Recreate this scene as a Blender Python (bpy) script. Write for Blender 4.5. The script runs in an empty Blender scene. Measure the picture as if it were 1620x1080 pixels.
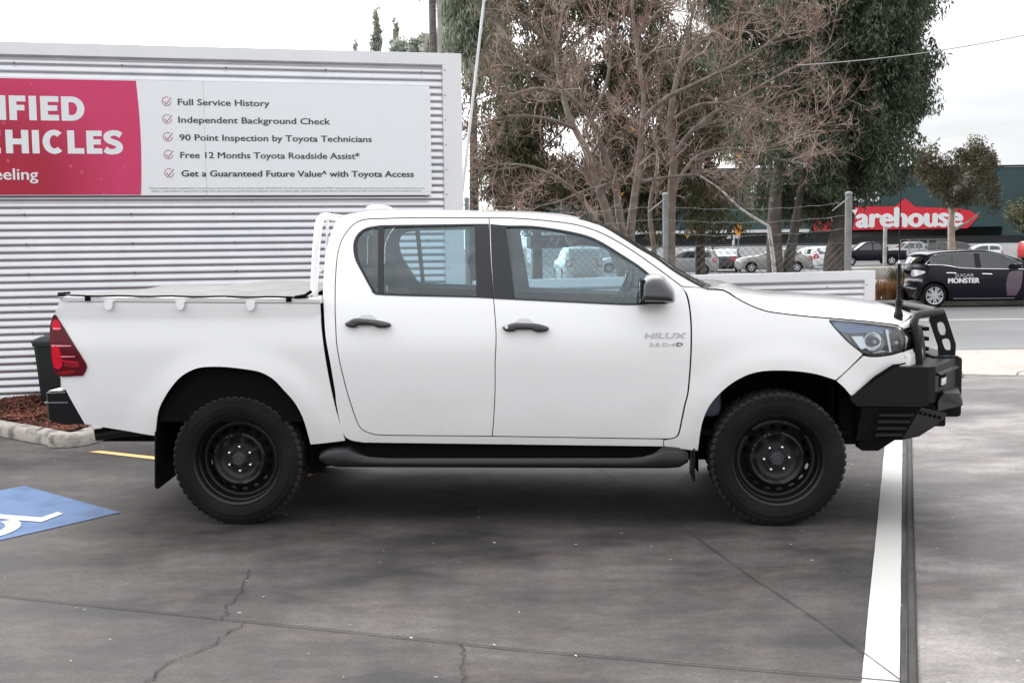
import bpy, bmesh, math, random
import numpy as np
from mathutils import Vector, Matrix
from mathutils.geometry import delaunay_2d_cdt
R = math.radians
rnd = random.Random(7)
np.random.seed(7)
sc = bpy.context.scene
col = sc.collection

# ------------------------------------------------------------------ camera
cd = bpy.data.cameras.new('camera'); cam = bpy.data.objects.new('camera', cd); col.objects.link(cam)
cd.sensor_width = 36.0; cd.lens = 40.0; cd.clip_start = 0.1; cd.clip_end = 1500
_th = math.atan(150 / 1800.0); _ro = 0.012; CAMH = 1.582
_R0 = Vector((1, 0, 0)); _U0 = Vector((0, math.sin(_th), math.cos(_th))); _F = Vector((0, math.cos(_th), -math.sin(_th)))
_u = _R0 * math.cos(_ro) - _U0 * math.sin(_ro); _v = _R0 * math.sin(_ro) + _U0 * math.cos(_ro)
m = Matrix((( _u.x, _v.x, -_F.x, 0), (_u.y, _v.y, -_F.y, 0), (_u.z, _v.z, -_F.z, CAMH), (0, 0, 0, 1)))
cam.matrix_world = m
sc.camera = cam

# ------------------------------------------------------------------ world: overcast daylight
SUN_AZ = -38.0   # degrees from +Y towards +X (so: behind the wall, to the left)
SUN_EL = 38.0
W = bpy.data.worlds.new("World"); sc.world = W; W.use_nodes = True
nt = W.node_tree; nt.nodes.clear()
def wn(t, **k):
    n = nt.nodes.new(t)
    for a, b in k.items(): setattr(n, a, b)
    return n
out = wn('ShaderNodeOutputWorld'); bg = wn('ShaderNodeBackground'); bg.inputs[1].default_value = 0.1
sky = wn('ShaderNodeTexSky', sky_type='NISHITA', sun_disc=False, sun_elevation=R(SUN_EL), sun_rotation=R(SUN_AZ))
tc = wn('ShaderNodeTexCoord'); sep = wn('ShaderNodeSeparateXYZ'); nt.links.new(tc.outputs['Generated'], sep.inputs[0])
mp = wn('ShaderNodeMapping'); mp.inputs['Scale'].default_value = (1.6, 1.6, 9.0); nt.links.new(tc.outputs['Generated'], mp.inputs[0])
nz = wn('ShaderNodeTexNoise'); nz.inputs['Scale'].default_value = 1.7; nz.inputs['Detail'].default_value = 7; nz.inputs['Roughness'].default_value = .55
nt.links.new(mp.outputs[0], nz.inputs['Vector'])
# cloud brightness: rises with elevation (overcast dome) and towards the veiled sun
elev = wn('ShaderNodeMapRange'); elev.inputs[1].default_value = 0.0; elev.inputs[2].default_value = 1.0; elev.inputs[3].default_value = 7.2; elev.inputs[4].default_value = 17.5
nt.links.new(sep.outputs[2], elev.inputs[0])
dot = wn('ShaderNodeVectorMath', operation='DOT_PRODUCT'); nt.links.new(tc.outputs['Generated'], dot.inputs[0])
dot.inputs[1].default_value = (math.sin(R(SUN_AZ)) * math.cos(R(SUN_EL)), math.cos(R(SUN_AZ)) * math.cos(R(SUN_EL)), math.sin(R(SUN_EL)))
gl = wn('ShaderNodeMapRange', interpolation_type='SMOOTHSTEP'); gl.inputs[1].default_value = .45; gl.inputs[2].default_value = 1.0; gl.inputs[3].default_value = 0; gl.inputs[4].default_value = 38
nt.links.new(dot.outputs['Value'], gl.inputs[0])
ad = wn('ShaderNodeMath', operation='ADD'); nt.links.new(elev.outputs[0], ad.inputs[0]); nt.links.new(gl.outputs[0], ad.inputs[1])
cr_ = wn('ShaderNodeMapRange'); cr_.inputs[1].default_value = .38; cr_.inputs[2].default_value = .62; cr_.inputs[3].default_value = .84; cr_.inputs[4].default_value = 1.07
nt.links.new(nz.outputs[0], cr_.inputs[0])
mu = wn('ShaderNodeMath', operation='MULTIPLY'); nt.links.new(ad.outputs[0], mu.inputs[0]); nt.links.new(cr_.outputs[0], mu.inputs[1])
cc = wn('ShaderNodeVectorMath', operation='SCALE'); cc.inputs[0].default_value = (.97, .985, 1.0); nt.links.new(mu.outputs[0], cc.inputs['Scale'])
cm = wn('ShaderNodeMapRange'); cm.inputs[1].default_value = .40; cm.inputs[2].default_value = .56; cm.inputs[3].default_value = .86; cm.inputs[4].default_value = .99
nt.links.new(nz.outputs[0], cm.inputs[0])
mx = wn('ShaderNodeMix', data_type='RGBA'); nt.links.new(cm.outputs[0], mx.inputs[0]); nt.links.new(sky.outputs[0], mx.inputs[6]); nt.links.new(cc.outputs[0], mx.inputs[7])
nt.links.new(mx.outputs[2], bg.inputs[0]); nt.links.new(bg.outputs[0], out.inputs[0])

# ------------------------------------------------------------------ veiled sun
sd = bpy.data.lights.new('sun', 'SUN'); sd.energy = 1.0; sd.angle = R(14); sd.color = (1, .97, .93)
so = bpy.data.objects.new('sun', sd); col.objects.link(so)
_S = Vector((math.sin(R(SUN_AZ)) * math.cos(R(SUN_EL)), math.cos(R(SUN_AZ)) * math.cos(R(SUN_EL)), math.sin(R(SUN_EL))))
so.rotation_euler = _S.to_track_quat('Z', 'Y').to_euler(); so.location = _S * 40
sc.view_settings.view_transform = 'Standard'; sc.view_settings.look = 'None'; sc.view_settings.exposure = 0.45; sc.view_settings.gamma = 1.0

# ------------------------------------------------------------------ materials
MATS = {}
def mat(name, base, rough=.6, metal=0.0, coat=0.0, spec=.5, noise=None, bump=None, alpha=None, extra=None, emit=None):
    """noise=(scale, other_colour, lo, hi[, detail]) mixes a second colour; bump=(scale, strength, dist)"""
    if name in MATS: return MATS[name]
    M = bpy.data.materials.new(name); M.use_nodes = True; MATS[name] = M
    n = M.node_tree; b = n.nodes['Principled BSDF']
    b.inputs['Base Color'].default_value = (*base, 1); b.inputs['Roughness'].default_value = rough
    b.inputs['Metallic'].default_value = metal; b.inputs['Coat Weight'].default_value = coat; b.inputs['Coat Roughness'].default_value = .08
    b.inputs['Specular IOR Level'].default_value = spec
    tc = n.nodes.new('ShaderNodeTexCoord')
    if noise:
        t = n.nodes.new('ShaderNodeTexNoise'); t.inputs['Scale'].default_value = noise[0]; t.inputs['Detail'].default_value = noise[4] if len(noise) > 4 else 6
        n.links.new(tc.outputs['Object'], t.inputs['Vector'])
        r = n.nodes.new('ShaderNodeMapRange'); r.inputs[1].default_value = noise[2]; r.inputs[2].default_value = noise[3]
        n.links.new(t.outputs[0], r.inputs[0])
        x = n.nodes.new('ShaderNodeMix'); x.data_type = 'RGBA'; x.inputs[6].default_value = (*base, 1); x.inputs[7].default_value = (*noise[1], 1)
        n.links.new(r.outputs[0], x.inputs[0]); n.links.new(x.outputs[2], b.inputs['Base Color'])
    if bump:
        t = n.nodes.new('ShaderNodeTexNoise'); t.inputs['Scale'].default_value = bump[0]; t.inputs['Detail'].default_value = 5
        n.links.new(tc.outputs['Object'], t.inputs['Vector'])
        u = n.nodes.new('ShaderNodeBump'); u.inputs['Strength'].default_value = bump[1]; u.inputs['Distance'].default_value = bump[2]
        n.links.new(t.outputs[0], u.inputs['Height']); n.links.new(u.outputs[0], b.inputs['Normal'])
    if extra: extra(M, n, b, tc)
    return M
def leafmat(name, cols, trans=.25, rough=.55):
    M = bpy.data.materials.new(name); M.use_nodes = True; MATS[name] = M; n = M.node_tree; b = n.nodes['Principled BSDF']
    g = n.nodes.new('ShaderNodeNewGeometry'); r = n.nodes.new('ShaderNodeValToRGB'); n.links.new(g.outputs['Random Per Island'], r.inputs[0])
    e = r.color_ramp.elements; e[0].color = (*cols[0], 1); e[1].color = (*cols[-1], 1)
    for i, c_ in enumerate(cols[1:-1]):
        q = e.new((i + 1) / (len(cols) - 1)); q.color = (*c_, 1)
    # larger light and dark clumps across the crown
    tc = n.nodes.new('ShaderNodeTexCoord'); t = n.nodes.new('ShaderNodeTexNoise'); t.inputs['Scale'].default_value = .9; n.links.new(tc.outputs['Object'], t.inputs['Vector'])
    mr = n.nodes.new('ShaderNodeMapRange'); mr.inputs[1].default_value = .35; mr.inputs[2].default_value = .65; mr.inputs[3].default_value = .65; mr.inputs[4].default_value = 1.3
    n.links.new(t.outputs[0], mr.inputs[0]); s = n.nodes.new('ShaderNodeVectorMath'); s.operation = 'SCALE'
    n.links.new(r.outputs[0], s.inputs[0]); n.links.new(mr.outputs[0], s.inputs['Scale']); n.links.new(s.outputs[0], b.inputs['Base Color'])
    b.inputs['Roughness'].default_value = rough; b.inputs['Specular IOR Level'].default_value = .3
    tr = n.nodes.new('ShaderNodeBsdfTranslucent'); n.links.new(s.outputs[0], tr.inputs[0]); mx = n.nodes.new('ShaderNodeMixShader'); mx.inputs[0].default_value = trans
    n.links.new(b.outputs[0], mx.inputs[1]); n.links.new(tr.outputs[0], mx.inputs[2]); n.links.new(mx.outputs[0], n.nodes['Material Output'].inputs[0])
    return M
def glassmat(name, tint, refl=1.0, rough=0.0):
    M = bpy.data.materials.new(name); M.use_nodes = True; MATS[name] = M; n = M.node_tree; n.nodes.clear()
    o = n.nodes.new('ShaderNodeOutputMaterial'); t = n.nodes.new('ShaderNodeBsdfTransparent'); t.inputs[0].default_value = (*tint, 1)
    g = n.nodes.new('ShaderNodeBsdfGlossy'); g.inputs['Roughness'].default_value = rough; g.inputs[0].default_value = (1, 1, 1, 1)
    f = n.nodes.new('ShaderNodeFresnel'); f.inputs[0].default_value = 1.5
    k = n.nodes.new('ShaderNodeMath'); k.operation = 'MULTIPLY_ADD'; k.inputs[1].default_value = refl; k.inputs[2].default_value = .02; n.links.new(f.outputs[0], k.inputs[0])
    x = n.nodes.new('ShaderNodeMixShader'); n.links.new(k.outputs[0], x.inputs[0]); n.links.new(t.outputs[0], x.inputs[1]); n.links.new(g.outputs[0], x.inputs[2]); n.links.new(x.outputs[0], o.inputs[0])
    return M

def film(M, n, b, tc):
    # thin road film low on the sides, in its own blotchy shape
    N = n.nodes.new; Lk = n.links.new; sp = N('ShaderNodeSeparateXYZ'); g = N('ShaderNodeNewGeometry'); Lk(g.outputs['Position'], sp.inputs[0])
    t = N('ShaderNodeTexNoise'); t.inputs['Scale'].default_value = 3.5; t.inputs['Detail'].default_value = 9; t.inputs['Roughness'].default_value = .65; Lk(g.outputs['Position'], t.inputs['Vector'])
    a = N('ShaderNodeMath'); a.operation = 'MULTIPLY_ADD'; a.inputs[1].default_value = .55; Lk(t.outputs[0], a.inputs[0]); Lk(sp.outputs[2], a.inputs[2])
    r = N('ShaderNodeMapRange'); r.inputs[1].default_value = .68; r.inputs[2].default_value = 1.05; r.inputs[3].default_value = .30; r.inputs[4].default_value = 0; Lk(a.outputs[0], r.inputs[0])
    x = N('ShaderNodeMix'); x.data_type = 'RGBA'; x.inputs[6].default_value = (.83, .83, .835, 1); x.inputs[7].default_value = (.52, .49, .46, 1); Lk(r.outputs[0], x.inputs[0]); Lk(x.outputs[2], b.inputs['Base Color'])
PAINT = mat('white_paint', (.83, .83, .835), .27, coat=1.0, extra=film)
BLACKP = mat('satin_black', (.005, .005, .006), .5, spec=.2)
BLACKM = mat('matt_black', (.004, .004, .0045), .85, spec=.1)
PLAST = mat('dark_plastic', (.028, .029, .031), .5, bump=(260, .15, .002))
FILM = mat('pillar_film', (.022, .023, .026), .4, spec=.35)
RUB = mat('tyre_rubber', (.0065, .0065, .007), .8, spec=.2, noise=(5, (.014, .0135, .013), .45, .75), bump=(90, .25, .002))
RUBT = mat('tread_rubber_lit', (.028, .0275, .027), .85, spec=.3, noise=(9, (.045, .042, .04), .45, .7))  # lighter colour paints in the light falling on the tread from above
STEELB = mat('black_steel', (.005, .005, .0055), .38, spec=.4)
BAR = mat('powder_coat', (.005, .005, .0055), .45, spec=.22, bump=(400, .12, .001))
CHROME = mat('chrome', (.85, .86, .88), .10, metal=1)
SILV = mat('brushed_silver', (.6, .61, .62), .3, metal=1)
GREYP = mat('grey_plastic', (.22, .225, .23), .5)
INTR = mat('interior_trim', (.045, .06, .08), .6)
SEATM = mat('seat_fabric', (.045, .05, .062), .9, bump=(120, .3, .003))
ROOFL = mat('headliner', (.42, .42, .41), .9)
GLS = glassmat('window_glass', (.80, .885, .915), .85)
GLD = glassmat('dark_glass', (.22, .25, .26), 1.6)
LENS = glassmat('lamp_lens', (.93, .95, .97), 1.2)
REDL = mat('red_lens', (.24, .002, .012), .15, coat=.3)
REDD = mat('dark_red_lens', (.10, .001, .008), .15, spec=.3, coat=.2)
REDB = mat('bright_red_reflector', (.60, .003, .025), .25, spec=.3, coat=.1)
PINK = mat('pink_lamp_bar', (.9, .25, .32), .12, coat=1)
VINYL = mat('grey_vinyl', (.15, .145, .14), .75, spec=.25, noise=(6, (.19, .184, .178), .4, .7), bump=(7, .35, .02))

# ------------------------------------------------------------------ object helpers
def tag(o, label=None, cat=None, group=None, kind=None):
    if label: o['label'] = label
    if cat: o['category'] = cat
    if group: o['group'] = group
    if kind: o['kind'] = kind
    return o
def empty(name, loc=(0, 0, 0), rz=0.0, label=None, cat=None, group=None):
    o = bpy.data.objects.new(name, None); col.objects.link(o); o.location = loc; o.rotation_euler = (0, 0, rz); o.empty_display_size = .3
    return tag(o, label, cat, group)
def obj(name, verts, faces, material, parent=None, smooth=True, angle=35, kind=None):
    me = bpy.data.meshes.new(name); me.from_pydata([tuple(v) for v in verts], [], [tuple(f) for f in faces])
    me.materials.append(material); me.update()
    if smooth:
        me.shade_smooth()
        try: me.set_sharp_from_angle(angle=R(angle))
        except Exception: pass
    o = bpy.data.objects.new(name, me); col.objects.link(o)
    if parent: o.parent = parent
    if kind: o['kind'] = kind
    return o
class MB:
    """collects simple shapes into one mesh"""
    def __init__(s): s.v = []; s.f = []
    def add(s, v, f):
        k = len(s.v); s.v += [tuple(p) for p in v]; s.f += [tuple(i + k for i in q) for q in f]; return s
    def box(s, x0, x1, y0, y1, z0, z1, b=0.0, M=None):
        if b > 0:
            v = []; b = min(b, (x1-x0)/2.01, (y1-y0)/2.01, (z1-z0)/2.01)
            X = [x0, x0+b, x1-b, x1]; Y = [y0, y0+b, y1-b, y1]; Z = [z0, z0+b, z1-b, z1]
            bm = bmesh.new(); bmesh.ops.create_cube(bm, size=1)
            for q in bm.verts: q.co = Vector(((x0+x1)/2 + q.co.x*(x1-x0), (y0+y1)/2 + q.co.y*(y1-y0), (z0+z1)/2 + q.co.z*(z1-z0)))
            bmesh.ops.bevel(bm, geom=bm.edges[:], offset=b, segments=2, affect='EDGES', profile=.5)
            bm.verts.index_update(); V = [q.co.copy() for q in bm.verts]; Fc = [[w_.index for w_ in f_.verts] for f_ in bm.faces]; bm.free()
        else:
            V = [Vector(p) for p in ((x0,y0,z0),(x1,y0,z0),(x1,y1,z0),(x0,y1,z0),(x0,y0,z1),(x1,y0,z1),(x1,y1,z1),(x0,y1,z1))]
            Fc = [(0,3,2,1),(4,5,6,7),(0,1,5,4),(1,2,6,5),(2,3,7,6),(3,0,4,7)]
        if M: V = [M @ q for q in V]
        return s.add(V, Fc)
    def prism(s, pts, lo, hi, axis='y', M=None):
        """pts 2-D outline; axis y: (x,z) outline spread in y; axis z: (x,y) outline spread in z; axis x: (y,z) in x"""
        n = len(pts)
        def P(p, h): return {'y': (p[0], h, p[1]), 'z': (p[0], p[1], h), 'x': (h, p[0], p[1])}[axis]
        V = [Vector(P(p, lo)) for p in pts] + [Vector(P(p, hi)) for p in pts]
        area = sum(pts[i][0]*pts[(i+1) % n][1]-pts[(i+1) % n][0]*pts[i][1] for i in range(n))
        Fc = [tuple(range(n)), tuple(range(2*n-1, n-1, -1))] + [(i, i+n, (i+1) % n+n, (i+1) % n) for i in range(n)]
        if (area > 0) != (axis == 'y'): Fc = [tuple(reversed(f)) for f in Fc]
        if M: V = [M @ q for q in V]
        return s.add(V, Fc)
    def tube(s, path, r, k=8, cap=True):
        V, Fc = tube_vf(path, r, k, cap); return s.add(V, Fc)
    def lathe(s, prof, n=32, M=None, close=False):
        """prof = [(r, h)] round local axis Y at origin"""
        V = []; m_ = len(prof)
        for i in range(n):
            a = 2*math.pi*i/n; ca, sa = math.cos(a), math.sin(a)
            for r_, h in prof: V.append(Vector((r_*ca, h, r_*sa)))
        Fc = []
        for i in range(n):
            j = (i+1) % n
            for k in range(m_-1 if not close else m_):
                k2 = (k+1) % m_; Fc.append((i*m_+k, j*m_+k, j*m_+k2, i*m_+k2))
        if M: V = [M @ q for q in V]
        return s.add(V, Fc)
    def build(s, name, material, parent=None, smooth=True, angle=35, fix=False, kind=None):
        o = obj(name, s.v, s.f, material, parent, smooth, angle, kind)
        if fix:
            bm = bmesh.new(); bm.from_mesh(o.data); bmesh.ops.recalc_face_normals(bm, faces=bm.faces); bm.to_mesh(o.data); bm.free()
            if smooth: o.data.set_sharp_from_angle(angle=R(angle))
        return o
def tube_vf(path, r, k=8, cap=True):
    P = [Vector(p) for p in path]; n = len(P); rr = r if isinstance(r, (list, tuple)) else [r]*n
    V = []; Fc = []; up = None
    for i in range(n):
        d = (P[min(i+1, n-1)]-P[max(i-1, 0)])
        d = d.normalized() if d.length > 1e-9 else Vector((0, 0, 1))
        if up is None:
            up = Vector((0, 0, 1)) if abs(d.z) < .9 else Vector((1, 0, 0))
        a = d.cross(up).normalized(); up = a.cross(d).normalized(); b = up
        for j in range(k):
            t = 2*math.pi*j/k; V.append(P[i] + (a*math.cos(t)+b*math.sin(t))*rr[i])
    for i in range(n-1):
        for j in range(k):
            j2 = (j+1) % k; Fc.append((i*k+j, i*k+j2, (i+1)*k+j2, (i+1)*k+j))
    if cap: Fc.append(tuple(range(k-1, -1, -1))); Fc.append(tuple((n-1)*k+j for j in range(k)))
    return V, Fc
def cr(pts, closed=True, step=.03):
    """Catmull-Rom through pts; a third item 1 marks a corner"""
    n = len(pts); P = [Vector((p[0], p[1])) for p in pts]; sh = [len(p) > 2 and bool(p[2]) for p in pts]; out_ = []
    rng = n if closed else n-1
    for i in range(rng):
        a, b = P[i], P[(i+1) % n]; L = (b-a).length
        p0 = P[i-1] if (i > 0 or closed) else a; p3 = P[(i+2) % n] if (closed or i+2 < n) else b
        if sh[i]: p0 = a-(b-a)
        if sh[(i+1) % n]: p3 = b+(b-a)
        k = max(1, int(math.ceil(L/step)))
        ta = (b-p0)*.5; tb = (p3-a)*.5
        m_ = L*1.3
        if ta.length > m_: ta *= m_/ta.length
        if tb.length > m_: tb *= m_/tb.length
        for j in range(k):
            t = j/k; t2 = t*t; t3 = t2*t
            out_.append(a*(2*t3-3*t2+1)+ta*(t3-2*t2+t)+b*(-2*t3+3*t2)+tb*(t3-t2))
    if not closed: out_.append(P[-1])
    return [(p.x, p.y) for p in out_]
def inside(pt, poly):
    """vectorised even-odd test"""
    x, y = pt[:, 0], pt[:, 1]; c_ = np.zeros(len(pt), bool); n = len(poly); q = np.asarray(poly)
    for i in range(n):
        x0, y0 = q[i]; x1, y1 = q[(i+1) % n]
        if y0 == y1: continue
        k = ((y0 > y) != (y1 > y)); c_ ^= k & (x < (x1-x0)*(y-y0)/(y1-y0)+x0)
    return c_
def dist_poly(pt, poly):
    d = np.full(len(pt), 1e9); q = np.asarray(poly); n = len(q)
    for i in range(n):
        a = q[i]; b = q[(i+1) % n]; ab = b-a; L = (ab**2).sum()
        if L < 1e-12: continue
        t = np.clip(((pt-a)@ab)/L, 0, 1); p = a+t[:, None]*ab; d = np.minimum(d, np.hypot(*(pt-p).T))
    return d
def shift_poly(poly, d):
    """inset a closed outline by d (positive shrinks)"""
    n = len(poly); q = [Vector(p) for p in poly]; area = sum(q[i].x*q[(i+1) % n].y-q[(i+1) % n].x*q[i].y for i in range(n)); s = 1 if area > 0 else -1; o = []
    for i in range(n):
        e1 = (q[i]-q[i-1]); e2 = (q[(i+1) % n]-q[i])
        if e1.length < 1e-9: e1 = e2
        if e2.length < 1e-9: e2 = e1
        e1 = e1.normalized(); e2 = e2.normalized()
        n1 = Vector((-e1.y, e1.x))*s; n2 = Vector((-e2.y, e2.x))*s; b = n1+n2
        if b.length < 1e-6: b = n1
        b = b.normalized(); k = max(.35, b.dot(n1)); o.append(q[i]+b*(d/k))
    return [(p.x, p.y) for p in o]
def flat_tri(outline, holes=(), spacing=.04):
    loops = [list(outline)]+[list(h) for h in holes]; V = []; E = []
    for lp in loops:
        k = len(V); V += lp; E += [(k+i, k+(i+1) % len(lp)) for i in range(len(lp))]
    q = np.asarray(outline); lo = q.min(0); hi = q.max(0)
    gx, gy = np.meshgrid(np.arange(lo[0]+spacing*.5, hi[0], spacing), np.arange(lo[1]+spacing*.5, hi[1], spacing)); g = np.c_[gx.ravel(), gy.ravel()]
    if len(g):
        k = inside(g, outline)
        for h in holes: k &= ~inside(g, h)
        g = g[k]
        for lp in loops:
            if len(g): g = g[dist_poly(g, lp) > spacing*.45]
    nb = len(V); V2 = [Vector(p) for p in V]+[Vector(p) for p in g]
    r = delaunay_2d_cdt(V2, E, [], 0, 1e-6)
    vv = np.array([(p.x, p.y) for p in r[0]]); ff = [f for f in r[2]]
    cen = np.array([vv[list(f)].mean(0) for f in ff]); k = inside(cen, outline)
    for h in holes: k &= ~inside(cen, h)
    ff = [tuple(f) for f, q_ in zip(ff, k) if q_]
    return vv, ff
def panel(name, outline, surf, material, parent, side=-1, thick=.012, inset=0.0, holes=(), spacing=.04, angle=40):
    """a pressed panel: (x,z) outline laid on the surface y = side*surf(x,z), with a real thickness"""
    vv, ff = flat_tri(outline, holes, spacing); n = len(vv)
    Y = np.array([surf(p[0], p[1]) for p in vv])-inset
    V = [(vv[i][0], side*Y[i], vv[i][1]) for i in range(n)]+[(vv[i][0], side*(Y[i]-thick), vv[i][1]) for i in range(n)]
    F = []; cnt = {}
    for f in ff:
        a, b, c_ = (vv[f[0]], vv[f[1]], vv[f[2]]); ar = (b[0]-a[0])*(c_[1]-a[1])-(c_[0]-a[0])*(b[1]-a[1])
        if ar < 0: f = tuple(reversed(f))
        if side > 0: f = tuple(reversed(f))
        F.append(f); F.append(tuple(i+n for i in reversed(f)))
        for i in range(len(f)): cnt[(f[i], f[(i+1) % len(f)])] = 1
    for (a, b) in list(cnt):
        if (b, a) not in cnt: F.append((b, a, a+n, b+n))
    return obj(name, V, F, material, parent, True, angle)
def strip(name, path, hw, crown, bow, material, parent, nt_=14, thick=.01, t0=-1.0, t1=1.0, p=3.0, pb=2.0, lift=0.0, edge=None):
    """a crowned skin across the car: path [(x,z)], half width / crown / bow per point"""
    m_ = len(path); V = []; Fc = []
    def at(lst, i): return lst[i] if isinstance(lst, (list, tuple)) else lst
    nrm = []
    for i in range(m_):
        a = Vector(path[max(i-1, 0)]); b = Vector(path[min(i+1, m_-1)]); d = (b-a).normalized(); nrm.append(Vector((-d.y, d.x)))
    for lay in (0, 1):
        for i in range(m_):
            x, z = path[i]; s_ = lift-(thick if lay else 0)
            for j in range(nt_+1):
                t = t0+(t1-t0)*j/nt_; h = at(hw, i)
                V.append((x+at(bow, i)*(1-abs(t)**pb)+nrm[i].x*s_, t*h, z+at(crown, i)*(1-abs(t)**p)+nrm[i].y*s_))
    k = nt_+1; o = m_*k
    for i in range(m_-1):
        for j in range(nt_):
            q = (i*k+j, (i+1)*k+j, (i+1)*k+j+1, i*k+j+1); Fc.append(q); Fc.append(tuple(w_+o for w_ in reversed(q)))
    for i in range(m_-1):
        Fc.append((i*k, i*k+o, (i+1)*k+o, (i+1)*k)); Fc.append((i*k+nt_, (i+1)*k+nt_, (i+1)*k+nt_+o, i*k+nt_+o))
    for j in range(nt_):
        Fc.append((j, j+1, j+1+o, j+o)); q = (m_-1)*k; Fc.append((q+j, q+j+o, q+j+1+o, q+j+1))
    return obj(name, V, Fc, material, parent, True, 40)
def smooth_fn(pts):
    xs = np.array([p[0] for p in pts]); ys = np.array([p[1] for p in pts]); d = np.diff(ys)/np.diff(xs)
    mm = np.zeros(len(xs)); mm[0] = d[0]; mm[-1] = d[-1]
    for i in range(1, len(xs)-1): mm[i] = 0 if d[i-1]*d[i] < 0 else (d[i-1]+d[i])/2
    def f(x):
        if x <= xs[0]: return float(ys[0])
        if x >= xs[-1]: return float(ys[-1])
        i = int(np.searchsorted(xs, x)-1); h = xs[i+1]-xs[i]; t = (x-xs[i])/h
        return float((2*t**3-3*t*t+1)*ys[i]+(t**3-2*t*t+t)*h*mm[i]+(-2*t**3+3*t*t)*ys[i+1]+(t**3-t*t)*h*mm[i+1])
    return f
def lettering(text, name, material, parent, x0, x1, z0, z1, y, bold=.012, rot=None, thick=.0015, slant=0.0, full=False, space=1.0):
    """text fitted into the rectangle x0..x1, z0..z1 of the parent's local XZ plane, facing -Y (or +x mirrored by rot)"""
    cu = bpy.data.curves.new(name, 'FONT'); cu.body = text; cu.extrude = .01; cu.shear = slant; cu.resolution_u = 3; cu.space_character = space
    tmp = bpy.data.objects.new('tmp', cu); col.objects.link(tmp); dg = bpy.context.evaluated_depsgraph_get(); dg.update()
    me = bpy.data.meshes.new_from_object(tmp.evaluated_get(dg)); bpy.data.objects.remove(tmp)
    V = np.array([v.co[:] for v in me.vertices]); lo = V.min(0); hi = V.max(0)
    if not full: lo[1] = 0.0; hi[1] = .7292   # z0 = baseline, z1 = capital height
    sx = (x1-x0)/(hi[0]-lo[0]); sz = (z1-z0)/(hi[1]-lo[1])
    for v in me.vertices:
        c_ = v.co.copy(); v.co = Vector((x0+(c_.x-lo[0])*sx, y-c_.z/.01*thick, z0+(c_.y-lo[1])*sz))
    if bold > 0:   # heavier weight: the same letters laid again a hair to either side, each a film thickness behind
        V0 = [v.co.copy() for v in me.vertices]; F0 = [tuple(p.vertices) for p in me.polygons]; VV = []; FF = []; q = bold*(z1-z0)*1.9
        for k_, (dx, dz_) in enumerate(((0, 0), (-q, 0), (q, 0), (0, q*.55), (0, -q*.55))):
            o_ = len(VV); VV += [(v.x+dx, v.y+k_*.00025, v.z+dz_) for v in V0]; FF += [tuple(i+o_ for i in f) for f in F0]
        bpy.data.meshes.remove(me); me = bpy.data.meshes.new(name); me.from_pydata(VV, [], FF); me.update()
    me.materials.clear(); me.materials.append(material); me.name = name
    o = bpy.data.objects.new(name, me); col.objects.link(o); o.parent = parent
    return o

# =================================================================== THE PICKUP
T_YAW = -.061
truck = empty('pickup_truck', (-1.5417, 7.3593, 0), T_YAW, 'white dual-cab pickup with black steel wheels and a black bull bar, parked side-on', 'pickup truck')
tub = [(-0.981,1.299,1),(0.527,1.275,1),(0.526,1.168),(0.536,1.068),(0.556,0.903),(0.588,0.71),(0.631,0.529),(0.64,0.488,1),(0.434,0.466,1),(0.414,0.574),(0.392,0.648),(0.356,0.718),(0.298,0.789),(0.242,0.85),(0.17,0.89),(0.071,0.909),(-0.04,0.921),(-0.143,0.921),(-0.213,0.908),(-0.289,0.867),(-0.352,0.802),(-0.408,0.721),(-0.439,0.651),(-0.465,0.52,1),(-0.674,0.554),(-0.881,0.588,1),(-0.933,0.693),(-0.979,0.789),(-1.003,0.851),(-1.013,0.873,1),(-0.866,0.874,1),(-0.841,0.918),(-0.848,0.951),(-0.92,1.071),(-1.001,1.194),(-1.026,1.227,1),(-1.019,1.245)]
taillight = [(-1.026,1.227),(-1.001,1.194),(-0.92,1.071),(-0.848,0.951),(-0.841,0.918),(-0.866,0.874,1),(-1.018,0.873),(-1.048,0.924),(-1.061,1.103),(-1.052,1.179)]
bumper = [(-1.121,0.778,1),(-0.98,0.781,1),(-0.96,0.733),(-0.922,0.648),(-0.882,0.584,1),(-1.035,0.586),(-1.125,0.611,1)]
cabouter = [(0.532,1.274,1),(0.526,1.348),(0.528,1.508),(0.54,1.616),(0.57,1.718),(0.593,1.758),(0.643,1.779),(0.735,1.787),(0.827,1.788),(1.121,1.784),(1.414,1.776),(1.716,1.768),(1.868,1.751),(1.978,1.732),(2.068,1.705),(2.115,1.687),(2.214,1.626),(2.313,1.561),(2.41,1.502),(2.505,1.431),(2.6,1.373),(2.658,1.342,1),(2.539,1.35,1)]
cabrear = [(0.532,1.274),(0.534,1.203),(0.543,1.093),(0.568,0.933),(0.588,0.772),(0.592,0.699),(0.621,0.533),(0.662,0.492),(0.738,0.477,1),(2.446,0.452,1),(2.446,0.489,1)]
door_top = [(0.598,1.289),(0.595,1.427),(0.601,1.556),(0.622,1.637),(0.66,1.696),(0.698,1.731),(0.758,1.748),(0.85,1.751),(1.074,1.753),(1.465,1.746),(1.617,1.742),(1.817,1.723),(1.969,1.699),(2.097,1.655),(2.214,1.592),(2.312,1.527),(2.409,1.456),(2.504,1.383),(2.546,1.35),(2.57,1.31),(2.587,1.232),(2.594,1.117),(2.59,0.941),(2.577,0.764),(2.56,0.692),(2.54,0.589),(2.527,0.529),(2.505,0.503),(2.446,0.496),(1.48,0.513),(0.842,0.521),(0.785,0.531),(0.734,0.556),(0.706,0.61),(0.68,0.699),(0.654,0.802),(0.616,1.003),(0.603,1.171)]
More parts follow.
